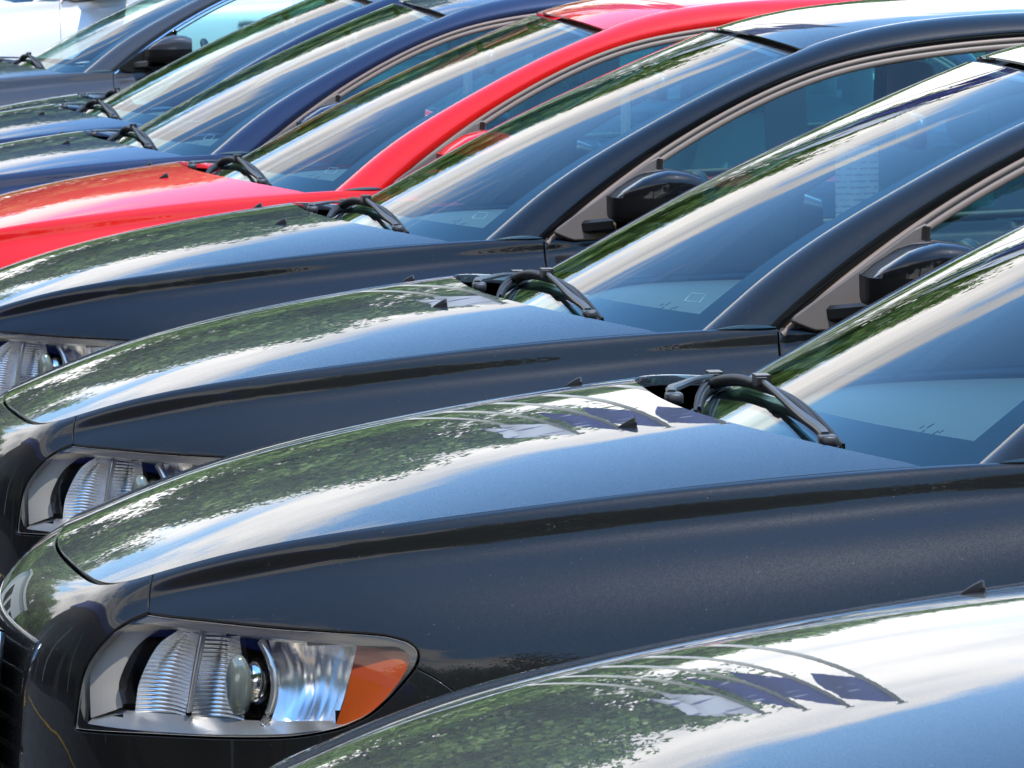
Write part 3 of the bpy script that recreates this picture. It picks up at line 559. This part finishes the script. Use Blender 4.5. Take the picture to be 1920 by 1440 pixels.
        b = MB(); b.tube(arc, np.interp(np.linspace(0, 1, 34), [0, .06, .35, .5, .85, .97, 1], [.003, .004, .005, .007, .010, .009, .004]), 8, sy=.8).make('wiper_blade', 'rubber', arm)
        b = MB(); b.bar(bl, .006, .012).make('wiper_lip', 'rubber', arm)
        b = MB(); b.box(cl_ + np.array([0, 0, .004]), (.020, .045, .016)); b.box(cl_ + np.array([-.004, -.030, .005]), (.014, .018, .010)); b.make('wiper_clip', 'black_plastic', arm, False)
        b = MB(); b.sup(P0 + np.array([.002, -.010, -.002]), (.012, .021, .008), .35, .4, 8, 14).make('pivot_cap', 'wiper_metal', arm)
    # ---- interior
    b = MB(); ys = np.linspace(-.70, .70, 43); G = []
    for y in ys:
        hb = .028 * math.exp(-((y + .37) / .16) ** 4); cc = .018 * (1 - (y / .7) ** 2)
        lo = .05 * (abs(y) / .7) ** 2
        pr = [(1.30 + 2.2 * lo, .925), (1.42 + 1.6 * lo, .945 + cc), (1.55, .952 + cc), (1.70, .955 + cc + hb * .4), (1.82, .955 + cc + hb), (1.92, .945 + cc + hb), (1.97, .915 + cc + hb), (1.985, .86 + hb), (1.96, .74), (1.95, .60)]
        G.append([(x, y, z) for x, z in bsp1(pr, 26)])
    b.grid(np.array(G)); o = b.make('dashboard', 'dash_vinyl', root); fixn(o, (0, 0, 1))
    cR = np.array([2.06, -.37, .90]); ax = np.array([.93, 0, .36]); e1 = np.array([0, 1., 0]); e2 = np.cross(ax, e1); th2 = np.linspace(0, 2 * math.pi, 41)
    b = MB(); b.tube([cR + .185 * (math.cos(q) * e1 + math.sin(q) * e2) for q in th2], .015, 8, False); sw = b.make('steering_wheel', 'black_plastic', root)
    b = MB(); b.sup(cR + np.array([-.02, 0, -.01]), (.035, .075, .065), .6, .7, 8, 12); b.tube([cR - e1 * .17, cR + e1 * .17], .014, 6); b.tube([cR, cR - e2 * .17 * np.sign(e2[2])], .016, 6); b.make('wheel_hub', 'black_plastic', sw)
    for s in (-1, 1):
        y = s * .37; tilt = lambda G: G + np.stack([.22 * G[..., 2], 0 * G[..., 0], 0 * G[..., 0]], -1)
        b = MB(); b.sup((2.52, y, .80), (.095, .235, .33), .45, .5, 14, 20, lambda G: np.stack([G[..., 0] + G[..., 2] * .75, G[..., 1] * (1 - .18 * np.clip(G[..., 2], 0, 1)), G[..., 2]], -1)); st = b.make('seat', 'seat_cloth', root)
        b = MB(); b.sup((2.27, y, .47), (.27, .24, .10), .5, .5, 10, 20).make('seat_cushion', 'seat_cloth', st)
        b = MB(); b.sup((2.615, y, 1.215), (.048, .135, .085), .5, .55, 10, 18); b.tube([(2.60, y - .05, 1.08), (2.61, y - .05, 1.2)], .006, 6); b.tube([(2.60, y + .05, 1.08), (2.61, y + .05, 1.2)], .006, 6); b.make('headrest', 'seat_cloth', st)
    b = MB(); b.sup((3.35, 0, .78), (.10, .63, .30), .4, .4, 10, 20, lambda G: np.stack([G[..., 0] + G[..., 2] * .8, G[..., 1], G[..., 2]], -1)); b.sup((3.1, 0, .48), (.27, .63, .10), .4, .4, 10, 20); rs_ = b.make('rear_bench', 'seat_cloth', root)
    for s in (-.36, .36): MB().sup((3.46, s, 1.12), (.04, .12, .07), .5, .55, 8, 16).make('headrest', 'seat_cloth', rs_)
    b = MB(); b.sup((1.955, .0, 1.262), (.016, .115, .032), .4, .5, 8, 18); b.tube([(1.96, 0, 1.26), (1.93, 0, 1.315)], .010, 6); b.make('rearview_mirror', 'black_plastic', root)
    for s in (-1, 1): # belt pillars inside
        MB().bar([(2.66, s * .70, .9), (2.66, s * .675, 1.1), (2.67, s * .64, 1.37)], .07, .02).make('inner_pillar', 'headliner', root)
    # ---- tail lamps, rear bumper lip, wheels
    for s in (-1, 1):
        a0 = RB.inv([(4.30, .85)], 0, 12)[0][0]; A, B = np.meshgrid(np.linspace(a0, a0 + 1.3, 16), np.linspace(.6, 8.4, 14), indexing='ij'); G = RB(A, B); n = RB.nrm(A, B); n = -n if n[2, 6, 1] > 0 else n
        b = MB(); b.grid((G + n * .006) * np.array([1, -s * -1 if s < 0 else -1, 1]) if s > 0 else G + n * .006); o = b.make('tail_lamp', 'tail_red', root); fixn(o, (.2, s, 0))
    for x in (1.065, 3.705):
        for s in (-1, 1):
            wl = wheel(root, x, s)
        for s in (-1, 1):
            b = MB(); th3 = np.linspace(-.15, math.pi + .15, 30); b.grid(np.array([[(x + .352 * math.cos(q), s * yy_, .315 + .352 * math.sin(q)) for q in th3] for yy_ in (.875, .52)])); b.make('wheel_well', 'gap_black', root)
    return root

def fixn(o, d):
    """point the faces of an open sheet outwards"""
    me = o.data; d = np.array(d); n = np.zeros(len(me.polygons) * 3); me.polygons.foreach_get('normal', n); n = n.reshape(-1, 3)
    if (n @ d).sum() < 0: me.flip_normals()
def wheel(root, x, s):
    b = MB(); yo = .86; prof = [(.205, 0), (.255, .004), (.295, -.004), (.312, -.025), (.315, -.06), (.315, -.14), (.312, -.175), (.295, -.195), (.20, -.20)]
    th = np.linspace(0, 2 * math.pi, 40, endpoint=False); b.grid(np.array([[(x + r * math.cos(q), s * (yo + d), .315 + r * math.sin(q)) for r, d in prof] for q in th]), closeu=True)
    wl = b.make('wheel', 'tyre', root)
    b = MB(); prof = [(.207, -.002), (.195, -.012), (.19, -.05), (.188, -.18)]; b.grid(np.array([[(x + r * math.cos(q), s * (yo + d), .315 + r * math.sin(q)) for r, d in prof] for q in th]), closeu=True)
    for k in range(7):
        q = k * 2 * math.pi / 7; b.tube([(x + r * math.cos(q), s * (yo + d), .315 + r * math.sin(q)) for r, d in ((.03, -.03), (.10, -.022), (.195, -.012))], [.030, .020, .017], 6)
    b.tube([(x, s * (yo - .05), .315), (x, s * (yo - .018), .315)], .045, 16); b.make('rim', 'wheel_rim', wl, edge=40)
    b = MB(); b.tube([(x, s * (yo - .11), .315), (x, s * (yo - .10), .315)], .15, 24); b.make('brake_disc', 'satin_silver', wl, edge=40)
    return wl

LPX = lambda x, y: (x / 2.4, 900 + y / 2.4)
def build_lamp(root, s, hl_o, hl_i):
    """lens, dark border, housing and the reflectors of one headlamp; s=-1 is the near one"""
    M = np.array([1, 1 if s < 0 else -1, 1])
    def surf(XZ, off):
        ab = SK.inv(XZ); p = SK(ab[:, 0], ab[:, 1]); n = SK.nrm(ab[:, 0], ab[:, 1]); n = np.where(n[:, 1:2] > 0, -n, n); o_ = np.broadcast_to(np.asarray(off, float), (len(p),))
        d = n * np.array([.35, 1, .15]); d /= np.linalg.norm(d, axis=1, keepdims=True); return p - d * o_[:, None]
    def sheet(name, xz2d, off2d, m, par, flipy=True):
        G = np.asarray(xz2d, float); sh = G.shape[:2]; p = surf(G.reshape(-1, 2), np.asarray(off2d, float).ravel()).reshape(*sh, 3) * M; b = MB(); b.grid(p); o = b.make(name, m, par); fixn(o, (-.3, s, 0)); return o
    def between(L_, R_, n, m_):
        L_ = resample(crv(np.array(L_, float), 40), m_); R_ = resample(crv(np.array(R_, float), 40), m_); return np.array([[L_[j] + (R_[j] - L_[j]) * i / (n - 1) for j in range(m_)] for i in range(n)])
    g0 = hl_i.min(0); g1 = hl_i.max(0); A, B = np.meshgrid(np.linspace(g0[0], g1[0], 46), np.linspace(g0[1], g1[1], 22)); g = np.stack([A.ravel(), B.ravel()], 1); g = g[inpoly(g, hl_i)]
    v2, f = cdt(g, [(hl_i, True)], scale=(1, .6), tol=.015); f = f[inpoly(v2[f].mean(1), hl_i)]
    V = SK(v2[:, 0], v2[:, 1]); Nn = SK.nrm(v2[:, 0], v2[:, 1]); Nn = np.where(Nn[:, 1:2] > 0, -Nn, Nn); f = ensure_out(V, Nn, f)
    lamp = bpy.data.objects.new('headlight', None); C.objects.link(lamp); lamp.parent = root; lamp.location = ((.53 - OX), s * .66, .70)
    bpy.context.view_layer.update()
    def rel(o): o.location = (-(.53 - OX), -s * .66, -.70); return o
    ff = f if s < 0 else [list(q)[::-1] for q in f]
    rel(mk('lens', V * M, ff, 'lamp_lens', lamp, Nn * M))
    # housing: side walls from the lens edge inwards and a back
    e = SK(hl_i[:, 0], hl_i[:, 1]); cen = e.mean(0); back = cen + (e - cen) * np.array([.93, .6, .90]) + np.array([.05, .11, 0])
    b = MB(); b.grid(np.array([e, e * .5 + back * .5, back]) * M, closev=True); k0 = b.n; b.add((back.mean(0) * M)[None], []); n_ = len(e)
    b.F += [[2 * n_ + i, 2 * n_ + (i + 1) % n_, k0] for i in range(n_)]; rel(b.make('housing', 'lamp_bezel', lamp))
    # black painted border just inside the lens
    inn = np.array([(.3265, .653), (.331, .69), (.338, .718), (.350, .738), (.372, .7535), (.392, .763), (.415, .7645), (.475, .760), (.55, .7555), (.65, .7495), (.70, .748), (.722, .7475), (.735, .741), (.737, .729), (.727, .710), (.712, .691), (.690, .668), (.660, .650), (.62, .641), (.55, .634), (.45, .630), (.37, .631), (.335, .634)])
    inn = resample(crv(np.vstack([inn, inn[:1]]), 200), 121)[:-1]; out_ = resample(np.vstack([HLin, HLin[:1]]), 121)[:-1]
    d0 = ((out_ - inn[0]) ** 2).sum(1); k_ = int(np.argmin(d0)); out_ = np.roll(out_, -k_, 0)
    ar = lambda q: (q[:, 0] * np.roll(q[:, 1], -1) - q[:, 1] * np.roll(q[:, 0], -1)).sum()
    if ar(out_) * ar(inn) < 0: out_ = np.roll(out_[::-1], 1, 0)
    po, pi_ = surf(out_, .002), surf(inn, .003); b = MB(); b.grid(np.array([po, pi_]) * M, closev=True); rel(fx(b.make('lamp_border', 'gloss_black', lamp), s))
    # grey outer bezel
    rel(sheet('bezel', between([(.336, .640), (.337, .70), (.352, .738), (.385, .760), (.44, .766)], [(.374, .655), (.374, .69), (.396, .735), (.43, .760), (.46, .766)], 8, 16), np.linspace(.012, .030, 8)[:, None].repeat(16, 1), 'lamp_bezel', lamp))
    # dark band: the wall of the reflector opening
    rel(sheet('reflector_wall', between([(.376, .660), (.372, .688), (.394, .732), (.428, .760)], [(.392, .660), (.392, .685), (.415, .728), (.450, .760)], 6, 14), np.linspace(.022, .05, 6)[:, None].repeat(14, 1), 'gloss_black', lamp))
    def ribbed(L_, R_, nr, dm, de, name, m):
        n, m_ = 12, nr * 4 + 1; G = between(L_, R_, n, m_); off = np.zeros((n, m_))
        for i in range(n):
            for j in range(m_): off[i, j] = de + (dm - de) * math.sin(math.pi * i / (n - 1)) * .9 + .0026 * (1 if j % 4 in (0, 1) else 0) - .0012 * (j % 4 == 1)
        return rel(sheet(name, G, off, m, lamp))
    ribbed([(.389, .648), (.397, .69), (.420, .735), (.448, .758)], [(.452, .646), (.460, .69), (.468, .73), (.475, .759)], 23, .062, .032, 'ribbed_reflector', 'reflector')
    rel(sheet('divider', between([(.453, .655), (.460, .69), (.468, .73), (.475, .760)], [(.461, .654), (.467, .69), (.476, .73), (.483, .759)], 4, 12), np.array([[.036], [.022], [.022], [.036]]).repeat(12, 1), 'satin_silver', lamp))
    ribbed([(.459, .646), (.467, .69), (.476, .73), (.483, .758)], [(.526, .643), (.527, .69), (.526, .72), (.523, .753)], 21, .070, .036, 'ribbed_reflector', 'reflector')
    c_ = surf(np.array([(.522, .692)]), .030)[0] * M; b = MB(); b.sup(c_, (.017, .016, .040), .9, .9, 10, 14); rel(b.make('bulb_shield', 'shield_glass', lamp))
    rel(sheet('projector_hole', between([(.527, .650), (.528, .70), (.524, .754)], [(.556, .650), (.558, .70), (.556, .750)], 4, 10), np.full((4, 10), .075), 'gloss_black', lamp))
    c_ = surf(np.array([(.541, .695)]), .055)[0] * M; b = MB(); b.sup(c_, (.020, .02, .030), 1, 1, 12, 18); rel(b.make('projector', 'chrome', lamp))
    rg = surf(np.array([(.552 + .016 * math.cos(q) ** 2, .696 + .052 * math.sin(q)) for q in np.linspace(-1.5, 1.5, 24)]), np.linspace(.03, .03, 24)) * M; b = MB(); b.tube(rg, .0065, 8); rel(b.make('lamp_ring', 'satin_silver', lamp))
    G = between([(.560, .644), (.572, .69), (.562, .750)], [(.640, .643), (.656, .69), (.672, .746)], 20, 16); off = np.array([[.022 + .055 * math.sin(math.pi * (i / 19) ** .8) ** .8 * (.45 + .55 * math.sin(math.pi * (j + .5) / 16)) + .0022 * (i % 3 == 0) for j in range(16)] for i in range(20)])
    rel(sheet('main_reflector', G, off, 'reflector', lamp))
    rel(sheet('turn_signal', between([(.641, .644), (.657, .69), (.672, .747)], [(.672, .652), (.722, .700), (.742, .740)], 10, 14), np.full((10, 14), .009) + np.linspace(.012, 0, 10)[:, None], 'amber', lamp))
    rel(sheet('lower_lip', between([(.333, .633), (.42, .630), (.55, .633), (.665, .648)], [(.345, .652), (.42, .650), (.55, .648), (.655, .653)], 5, 24), np.linspace(.006, .034, 5)[:, None].repeat(24, 1), 'satin_silver', lamp))
    rel(sheet('upper_lip', between([(.42, .766), (.55, .758), (.70, .750)], [(.44, .758), (.55, .750), (.68, .744)], 4, 20), np.linspace(.006, .034, 4)[:, None].repeat(20, 1), 'satin_silver', lamp))
    return lamp
def fx(o, s): fixn(o, (-.3, s, 0)); return o
MATS['paint'] = MATS['paint_graphite']; MATS['mirror_paint'] = bpy.data.materials.new('mirror_paint')

# ------------------------------------------------------------------ the setting
def setting():
    m = mat('asphalt', (.05, .05, .05), .85); add_var(m, 3, (.040, .040, .041), (.062, .060, .058)); add_bump(m, 60, .4, .01)
    g = MB(); g.grid(np.array([[(x, y, 0) for y in (-400, 900)] for x in (-600, 600)]), flip=True); o = g.make('ground', 'asphalt', None, False, False); o['kind'] = 'structure'; fixn(o, (0, 0, 1))
    mat('yellow_paint', (.55, .33, .03), .7)
    for i in range(-2, 12):
        y = 4.2 + i * 2.65; b = MB(); b.grid(np.array([[(x, yy, .004) for yy in (y - .05, y + .05)] for x in (-.6, 4.6)]), flip=True); o = b.make('bay_line', 'yellow_paint', None, False, False); o['kind'] = 'structure'; fixn(o, (0, 0, 1))
    b = MB(); b.grid(np.array([[(x, yy, .004) for yy in (-6, 34)] for x in (-5.2, -5.08)]), flip=True); o = b.make('lane_line', 'yellow_paint', None, False, False); o['kind'] = 'structure'; fixn(o, (0, 0, 1))
    m = mat('grass', (.06, .10, .025), .9); add_var(m, 1.5, (.045, .08, .02), (.09, .13, .04))
    b = MB(); b.grid(np.array([[(x, yy, .05) for yy in (36, 900)] for x in (-400, 400)]), flip=True); o = b.make('verge', 'grass', None, False, False); o['kind'] = 'structure'; fixn(o, (0, 0, 1))

def tree_meshes():
    m = mat('leaf', (.07, .12, .02), .55); N, L, b = nodes(m)
    oi = N.new('ShaderNodeNewGeometry'); r = N.new('ShaderNodeValToRGB'); r.color_ramp.elements[0].color = (.06, .125, .014, 1); r.color_ramp.elements[1].color = (.17, .27, .038, 1)
    L.new(oi.outputs['Random Per Island'], r.inputs[0]); L.new(r.outputs[0], b.inputs['Base Color'])
    m = mat('bark', (.09, .07, .05), .9); add_bump(m, 12, .6, .03)
    out = []
    for k in range(4):
        rg = np.random.default_rng(20 + k); cl = []
        H = 1.0
        for _ in range(70):
            while True:
                p = rg.uniform(-1, 1, 3)
                if p @ p < 1: break
            cl.append((p * np.array([.36, .36, .34]) + np.array([0, 0, .62]), rg.uniform(.07, .13)))
        nl = 520; cc = np.repeat(np.array([c for c, _ in cl]), nl, 0); rr = np.repeat(np.array([r_ for _, r_ in cl]), nl); n_ = len(cc)
        d = rg.normal(size=(n_, 3)); d /= np.linalg.norm(d, axis=1, keepdims=True); p = cc + d * (rr * rg.uniform(.35, 1.12, n_))[:, None]; s_ = rg.uniform(.007, .014, n_)[:, None]
        a = rg.normal(size=(n_, 3)); a /= np.linalg.norm(a, axis=1, keepdims=True); b_ = np.cross(a, d); b_ /= np.linalg.norm(b_, axis=1, keepdims=True) + 1e-9
        V = np.stack([p - a * s_, p + b_ * s_ * .6, p + a * s_, p - b_ * s_ * .6], 1).reshape(-1, 3); F_ = np.arange(4 * n_).reshape(-1, 4).tolist()
        me = bpy.data.meshes.new('crown'); me.from_pydata(np.array(V).tolist(), [], F_); me.materials.append(MATS['leaf'])
        b = MB(); b.tube([(0, 0, -.01), (.004, .003, .2), (-.006, .004, .45), (.004, 0, .75)], [.032, .024, .017, .006], 8)
        for c, r_ in cl[:10]: b.tube([(0, 0, .28 + .02 * r_), (c[0] * .5, c[1] * .5, (c[2] + .35) / 2), c], [.010, .007, .003], 5)
        t = b.make('trunk', 'bark', None, True, False); tm = t.data; bpy.data.objects.remove(t); out.append((me, tm))
    return out
def tree(ms, k, x, y, h, label, wd=1.0):
    r = bpy.data.objects.new('tree', None); C.objects.link(r); r.location = (x, y, 0); r.scale = (h * wd, h * wd, h); r.rotation_euler = (0, 0, rng.uniform(0, 6.28)); r['label'] = label; r['category'] = 'tree'; r['group'] = 'trees beyond the row of cars'
    for nm, me in zip(('crown', 'trunk'), ms[k % 4]):
        o = bpy.data.objects.new(nm, me); C.objects.link(o); o.parent = r
    return r

def flagpole(x, y, h, kind, label):
    r = bpy.data.objects.new('flagpole', None); C.objects.link(r); r.location = (x, y, 0); r['label'] = label; r['category'] = 'flag'; r['group'] = 'flags on poles beyond the row of cars'
    b = MB(); b.tube([(0, 0, 0), (0, 0, h * .5), (0, 0, h)], [.055, .045, .03], 10); b.make('pole', 'flag_pole', r, True, False)
    MB().sup((0, 0, h + .06), (.07, .07, .07), 1, 1, 8, 12).make('finial', 'flag_pole', r, True, False)
    W_, H_ = .44 + .12 * math.sin(x * 9), 3.0 + .5 * math.sin(x * 5); G = []
    for i in range(25):
        t = i / 24; ph = x * 1.7
        G.append([(-t * W_ * (1 - .35 * j / 12) + .03 * t * math.sin(j * .5 + ph), .10 * t * math.sin(t * 5 + ph + j * .2), h - .08 - j / 12 * H_ - (t ** 1.3) * (1.7 + .5 * math.sin(ph * 3))) for j in range(13)])
    b = MB(); b.grid(np.array(G)); b.make('flag', kind, r, True, False)

ORD = 'first second third fourth fifth sixth seventh eighth ninth tenth eleventh twelfth thirteenth fourteenth fifteenth sixteenth seventeenth eighteenth nineteenth twentieth twenty-first last'.split()
def surroundings():
    ms = tree_meshes()
    spots = [(-46, 64, 14, 1.), (-37, 62, 15, 1.0), (-29, 64, 14, 1.05), (-21, 60, 14.5, .95), (-14, 63, 13.5, 1.0), (-8.8, 60, 13.0, .85), (-4.2, 62, 13.4, .8), (1.9, 60, 17.2, .58), (7.4, 74, 8.0, .8), (12.2, 70, 6.8, .95), (17, 72, 7.2, 1.0), (23, 70, 8, 1.05), (29, 68, 9, 1.0), (36, 66, 10, 1.0), (43, 66, 11, 1.0), (51, 66, 12, 1.0), (-55, 66, 15, 1.0), (-64, 68, 15, 1), (60, 70, 12, 1)]
    words = ['tall leafy tree at the far left end of the tree line', 'tall leafy tree second from the left', 'broad green tree third from the left end', 'broad green tree left of the centre of the line', 'broad tree among the left group, near its right end', 'tall green tree just left of the flags', 'full green tree behind the first flagpole', 'green tree behind the white flags', 'lower green tree behind the blue flags', 'small green tree right behind the last flagpole', 'low green tree to the right of the flags', 'low broad tree well to the right of the flags', 'low green tree fifth from the right end', 'medium green tree fourth from the right end', 'medium green tree third from the right end', 'medium green tree second from the right end', 'tall tree beyond the left end, near the building', 'outermost tall tree on the left', 'outermost tree on the right']
    for i, (x, y, h, wd) in enumerate(spots): tree(ms, i, x, y, h, words[i], wd)
    # trees on the camera's side of the lot
    near = [(-40, -18, 14, 1.), (-31, -19, 15, 1.), (-22, -16, 14, 1.), (-13, -17, 15, .9), (-5, -15, 14.5, .9), (3, -16, 15, .9), (11, -14, 15, .9), (19, -16, 14, 1.), (28, -16, 15, 1.), (38, -18, 14, 1.)]
    for i, (x, y, h, wd) in enumerate(near): tree(ms, i + 1, x, y, h, 'tree number %s from the left in the line behind the camera' % ['one', 'two', 'three', 'four', 'five', 'six', 'seven', 'eight', 'nine', 'ten'][i], wd)['group'] = 'trees behind the camera'
    # clipped shrubs along the far edge of the lot
    for i in range(22):
        x = -32 + i * 3.1; r = bpy.data.objects.new('shrub', None); C.objects.link(r); r.location = (x, 56 + 1.5 * math.sin(i * 2.1), -1.9); hh = 7.0 + 1.2 * math.sin(i * 1.7); r.scale = (hh * 1.25, hh * 1.1, hh); r.rotation_euler = (0, 0, i * 1.3); r['label'] = 'leafy green shrub, %s from the left in the belt under the far trees' % ORD[i]; r['category'] = 'shrub'; r['group'] = 'shrubs under the far trees'
        o = bpy.data.objects.new('foliage', ms[i % 4][0]); C.objects.link(o); o.parent = r
    m = mat('flag_navy', (.02, .03, .17), .7)
    N, L, b = nodes(m); t = N.new('ShaderNodeTexCoord'); n = N.new('ShaderNodeTexNoise'); n.inputs['Scale'].default_value = 2.2; L.new(t.outputs['Object'], n.inputs['Vector']); r = N.new('ShaderNodeValToRGB'); r.color_ramp.elements[0].position = .66; r.color_ramp.elements[0].color = (.025, .035, .19, 1); r.color_ramp.elements[1].position = .72; r.color_ramp.elements[1].color = (.5, .52, .6, 1); L.new(n.outputs[0], r.inputs[0]); L.new(r.outputs[0], b.inputs['Base Color'])
    m = mat('flag_white', (.75, .75, .78), .7)
    N, L, b = nodes(m); t = N.new('ShaderNodeTexCoord'); n = N.new('ShaderNodeTexNoise'); n.inputs['Scale'].default_value = 1.6; L.new(t.outputs['Object'], n.inputs['Vector']); r = N.new('ShaderNodeValToRGB'); r.color_ramp.elements[0].position = .58; r.color_ramp.elements[0].color = (.74, .74, .78, 1); r.color_ramp.elements[1].position = .66; r.color_ramp.elements[1].color = (.16, .16, .34, 1); L.new(n.outputs[0], r.inputs[0]); L.new(r.outputs[0], b.inputs['Base Color'])
    mat('flag_pole', (.55, .50, .42), .4, .3)
    for i, (x, y, h, k) in enumerate([(3.4, 48, 12.4, 'flag_white'), (3.62, 46, 12.4, 'flag_white'), (3.92, 44, 12.4, 'flag_navy'), (4.18, 42, 12.4, 'flag_navy'), (4.5, 40, 12.4, 'flag_navy')]):
        flagpole(x, y, h, k, ['white flag farthest along the row of poles', 'white flag next to the blue flags', 'blue flag beside the white flags', 'middle blue flag between two other blue flags', 'blue flag nearest the cars on the last pole'][i])
    # showroom with a blue fascia, ahead of the cars' noses
    mat('showroom_wall', (.5, .49, .46), .8); mat('fascia_blue', (.03, .05, .36), .4); glassmat('shop_glass', (.25, .32, .34), 1.6)
    r = bpy.data.objects.new('showroom', None); C.objects.link(r); r.location = (-9.2, 8, 0); r['label'] = 'long dark brick showroom with blue fascia facing the car noses'; r['category'] = 'building'
    m = mat('brick', (.12, .075, .055), .85); add_var(m, 6, (.09, .055, .04), (.16, .10, .075))
    MB().box((-7, 0, 3.1), (14, 32, 6.2)).make('wall', 'brick', r, False, False); MB().box((-6.85, 0, 6.8), (14.6, 32.6, 1.2)).make('fascia', 'fascia_blue', r, False, False)
    MB().box((-7, 0, 7.5), (14.8, 32.8, .2)).make('roof', 'showroom_wall', r, False, False)
    for i in range(8):
        w_ = MB().box((.02, -13.6 + i * 3.9, 2.2), (.12, 3.3, 3.8)).make('window', 'gloss_black', r, False, False)
        MB().box((.10, -13.6 + i * 3.9, 2.2), (.06, .10, 3.8)).make('mullion', 'showroom_wall', w_, False, False)
    r = bpy.data.objects.new('shop', None); C.objects.link(r); r.location = (-9, 47, 0); r['label'] = 'small pale grey flat-roofed shop by the far trees'; r['category'] = 'building'
    MB().box((0, 0, 2.6), (7, 6, 5.2)).make('wall', 'showroom_wall', r, False, False); MB().box((0, 0, 5.4), (7.4, 6.4, .4)).make('roof', 'showroom_wall', r, False, False)
    for i in range(3): MB().box((-2.2 + i * 2.2, -3.02, 2.4), (1.5, .1, 1.6)).make('window', 'gloss_black', r, False, False)

# ------------------------------------------------------------------ build
def copy_tree(o, parent=None):
    c = o.copy(); C.objects.link(c); c.parent = parent
    for ch in o.children: copy_tree(ch, c)
    return c
def recolour(root, pm, mirror=None, swap=None):
    def rec(o):
        if o.type == 'MESH':
            for s_ in o.material_slots:
                nm = o.data.materials[0].name
                if nm == 'paint_graphite': s_.link = 'OBJECT'; s_.material = MATS[pm]
                elif nm == 'mirror_paint': s_.link = 'OBJECT'; s_.material = MATS[mirror or pm]
                elif swap and nm in swap: s_.link = 'OBJECT'; s_.material = MATS[swap[nm]]
        for ch in o.children: rec(ch)
    rec(root)
setting()
proto = build_car()
CARS = [  # x, y, yaw, z, scale, height scale, paint, mirror, label
 (.0846, 5.591, .0005, 0, 1, 1, 'paint_graphite', 'paint_graphite', 'dark graphite car nearest the camera, only its glossy hood in frame'),
 (-.0013, 8.3022, -.0147, 0, 1, 1, 'paint_graphite', 'paint_graphite', 'dark graphite car with whole headlight and orange turn signal showing'),
 (-.0125, 10.802, -.0095, 0, 1, 1, 'paint_graphite', 'paint_black', 'dark graphite car behind the one with the whole headlight'),
 (-.0968, 13.666, .0098, 0, 1, 1, 'paint_black', 'paint_black', 'black car right in front of the red car'),
 (-.2351, 16.0613, .0122, 0, 1, 1, 'paint_red', 'paint_red', 'bright red car in the middle of the row'),
 (-.3968, 18.4918, -.0085, 0, 1, 1, 'paint_navy', 'paint_navy', 'navy blue car right behind the red car'),
 (-.3964, 21.1507, .0105, 0, 1, 1, 'paint_navy_deep', 'paint_navy_deep', 'dark blue car second behind the red car'),
 (-.24, 23.30, .0, -.03, 1, 1, 'paint_navy_deep', 'paint_navy_deep', 'dark car almost hidden, only hood edge and windscreen top showing'),
 (-.48, 26.8, .0, 0, 1.05, 1.03, 'paint_grey', 'paint_grey', 'dark grey car with bright chrome window trim'),
 (-.61, 30.0, .0, 0, 1.08, 1.30, 'paint_silver', 'gloss_black', 'silver car farthest back, with a black mirror')]
roots = [proto] + [copy_tree(proto) for _ in CARS[1:]]
for r, (x, y, a, z, s, szz, pm, mm, lab) in zip(roots, CARS):
    r.location = (OX + x, y, z); r.rotation_euler = (0, 0, a); r.scale = (s, s, szz); r['label'] = lab; r['category'] = 'car'; r['group'] = 'cars parked side by side in a row'
    recolour(r, pm, mm, {'trim_strip': 'chrome', 'grained_plastic': 'gloss_black'} if pm == 'paint_grey' else None)
    if szz > 1.2:
        for ch in r.children:
            if ch.name.startswith('wheel') and 'well' not in ch.name: ch.scale = (1.15, 1, 1.15 / 1.2); 
for k in (1, 6, 8):   # these cars carry no sticker on the glass
    for ch in roots[k].children:
        if ch.name.startswith('windscreen'):
            for g in list(ch.children):
                if g.name.startswith('sticker'): bpy.data.objects.remove(g)
# paper sheets hanging inside the far front windows
for k, x0, x1, lab in ((2, 1.915, 1.998, 'printed paper sheet hanging inside the second graphite car'), (3, 1.962, 1.985, 'narrow white paper hanging inside the black car'), (4, 1.965, 1.99, 'narrow white paper hanging inside the red car')):
    X, Y, a = CARS[k][:3]; b = MB(); G = np.array([[(x - OX, .655 + .008 * math.sin(i * 2), 1.065 + .145 * j / 7 - (0 if k == 2 else -.02)) for j in range(8)] for i, x in enumerate(np.linspace(x0, x1, 6))])
    G = np.concatenate([G, (G + np.array([0, .0008, 0]))[::-1]]); b.grid(G, closeu=True); o = b.make('paper_sheet', 'printed_paper' if k == 2 else 'plate_white', None, True, False); o.location = (OX + X, Y, 0); o.rotation_euler = (0, 0, a); o['label'] = lab; o['category'] = 'paper'
surroundings()
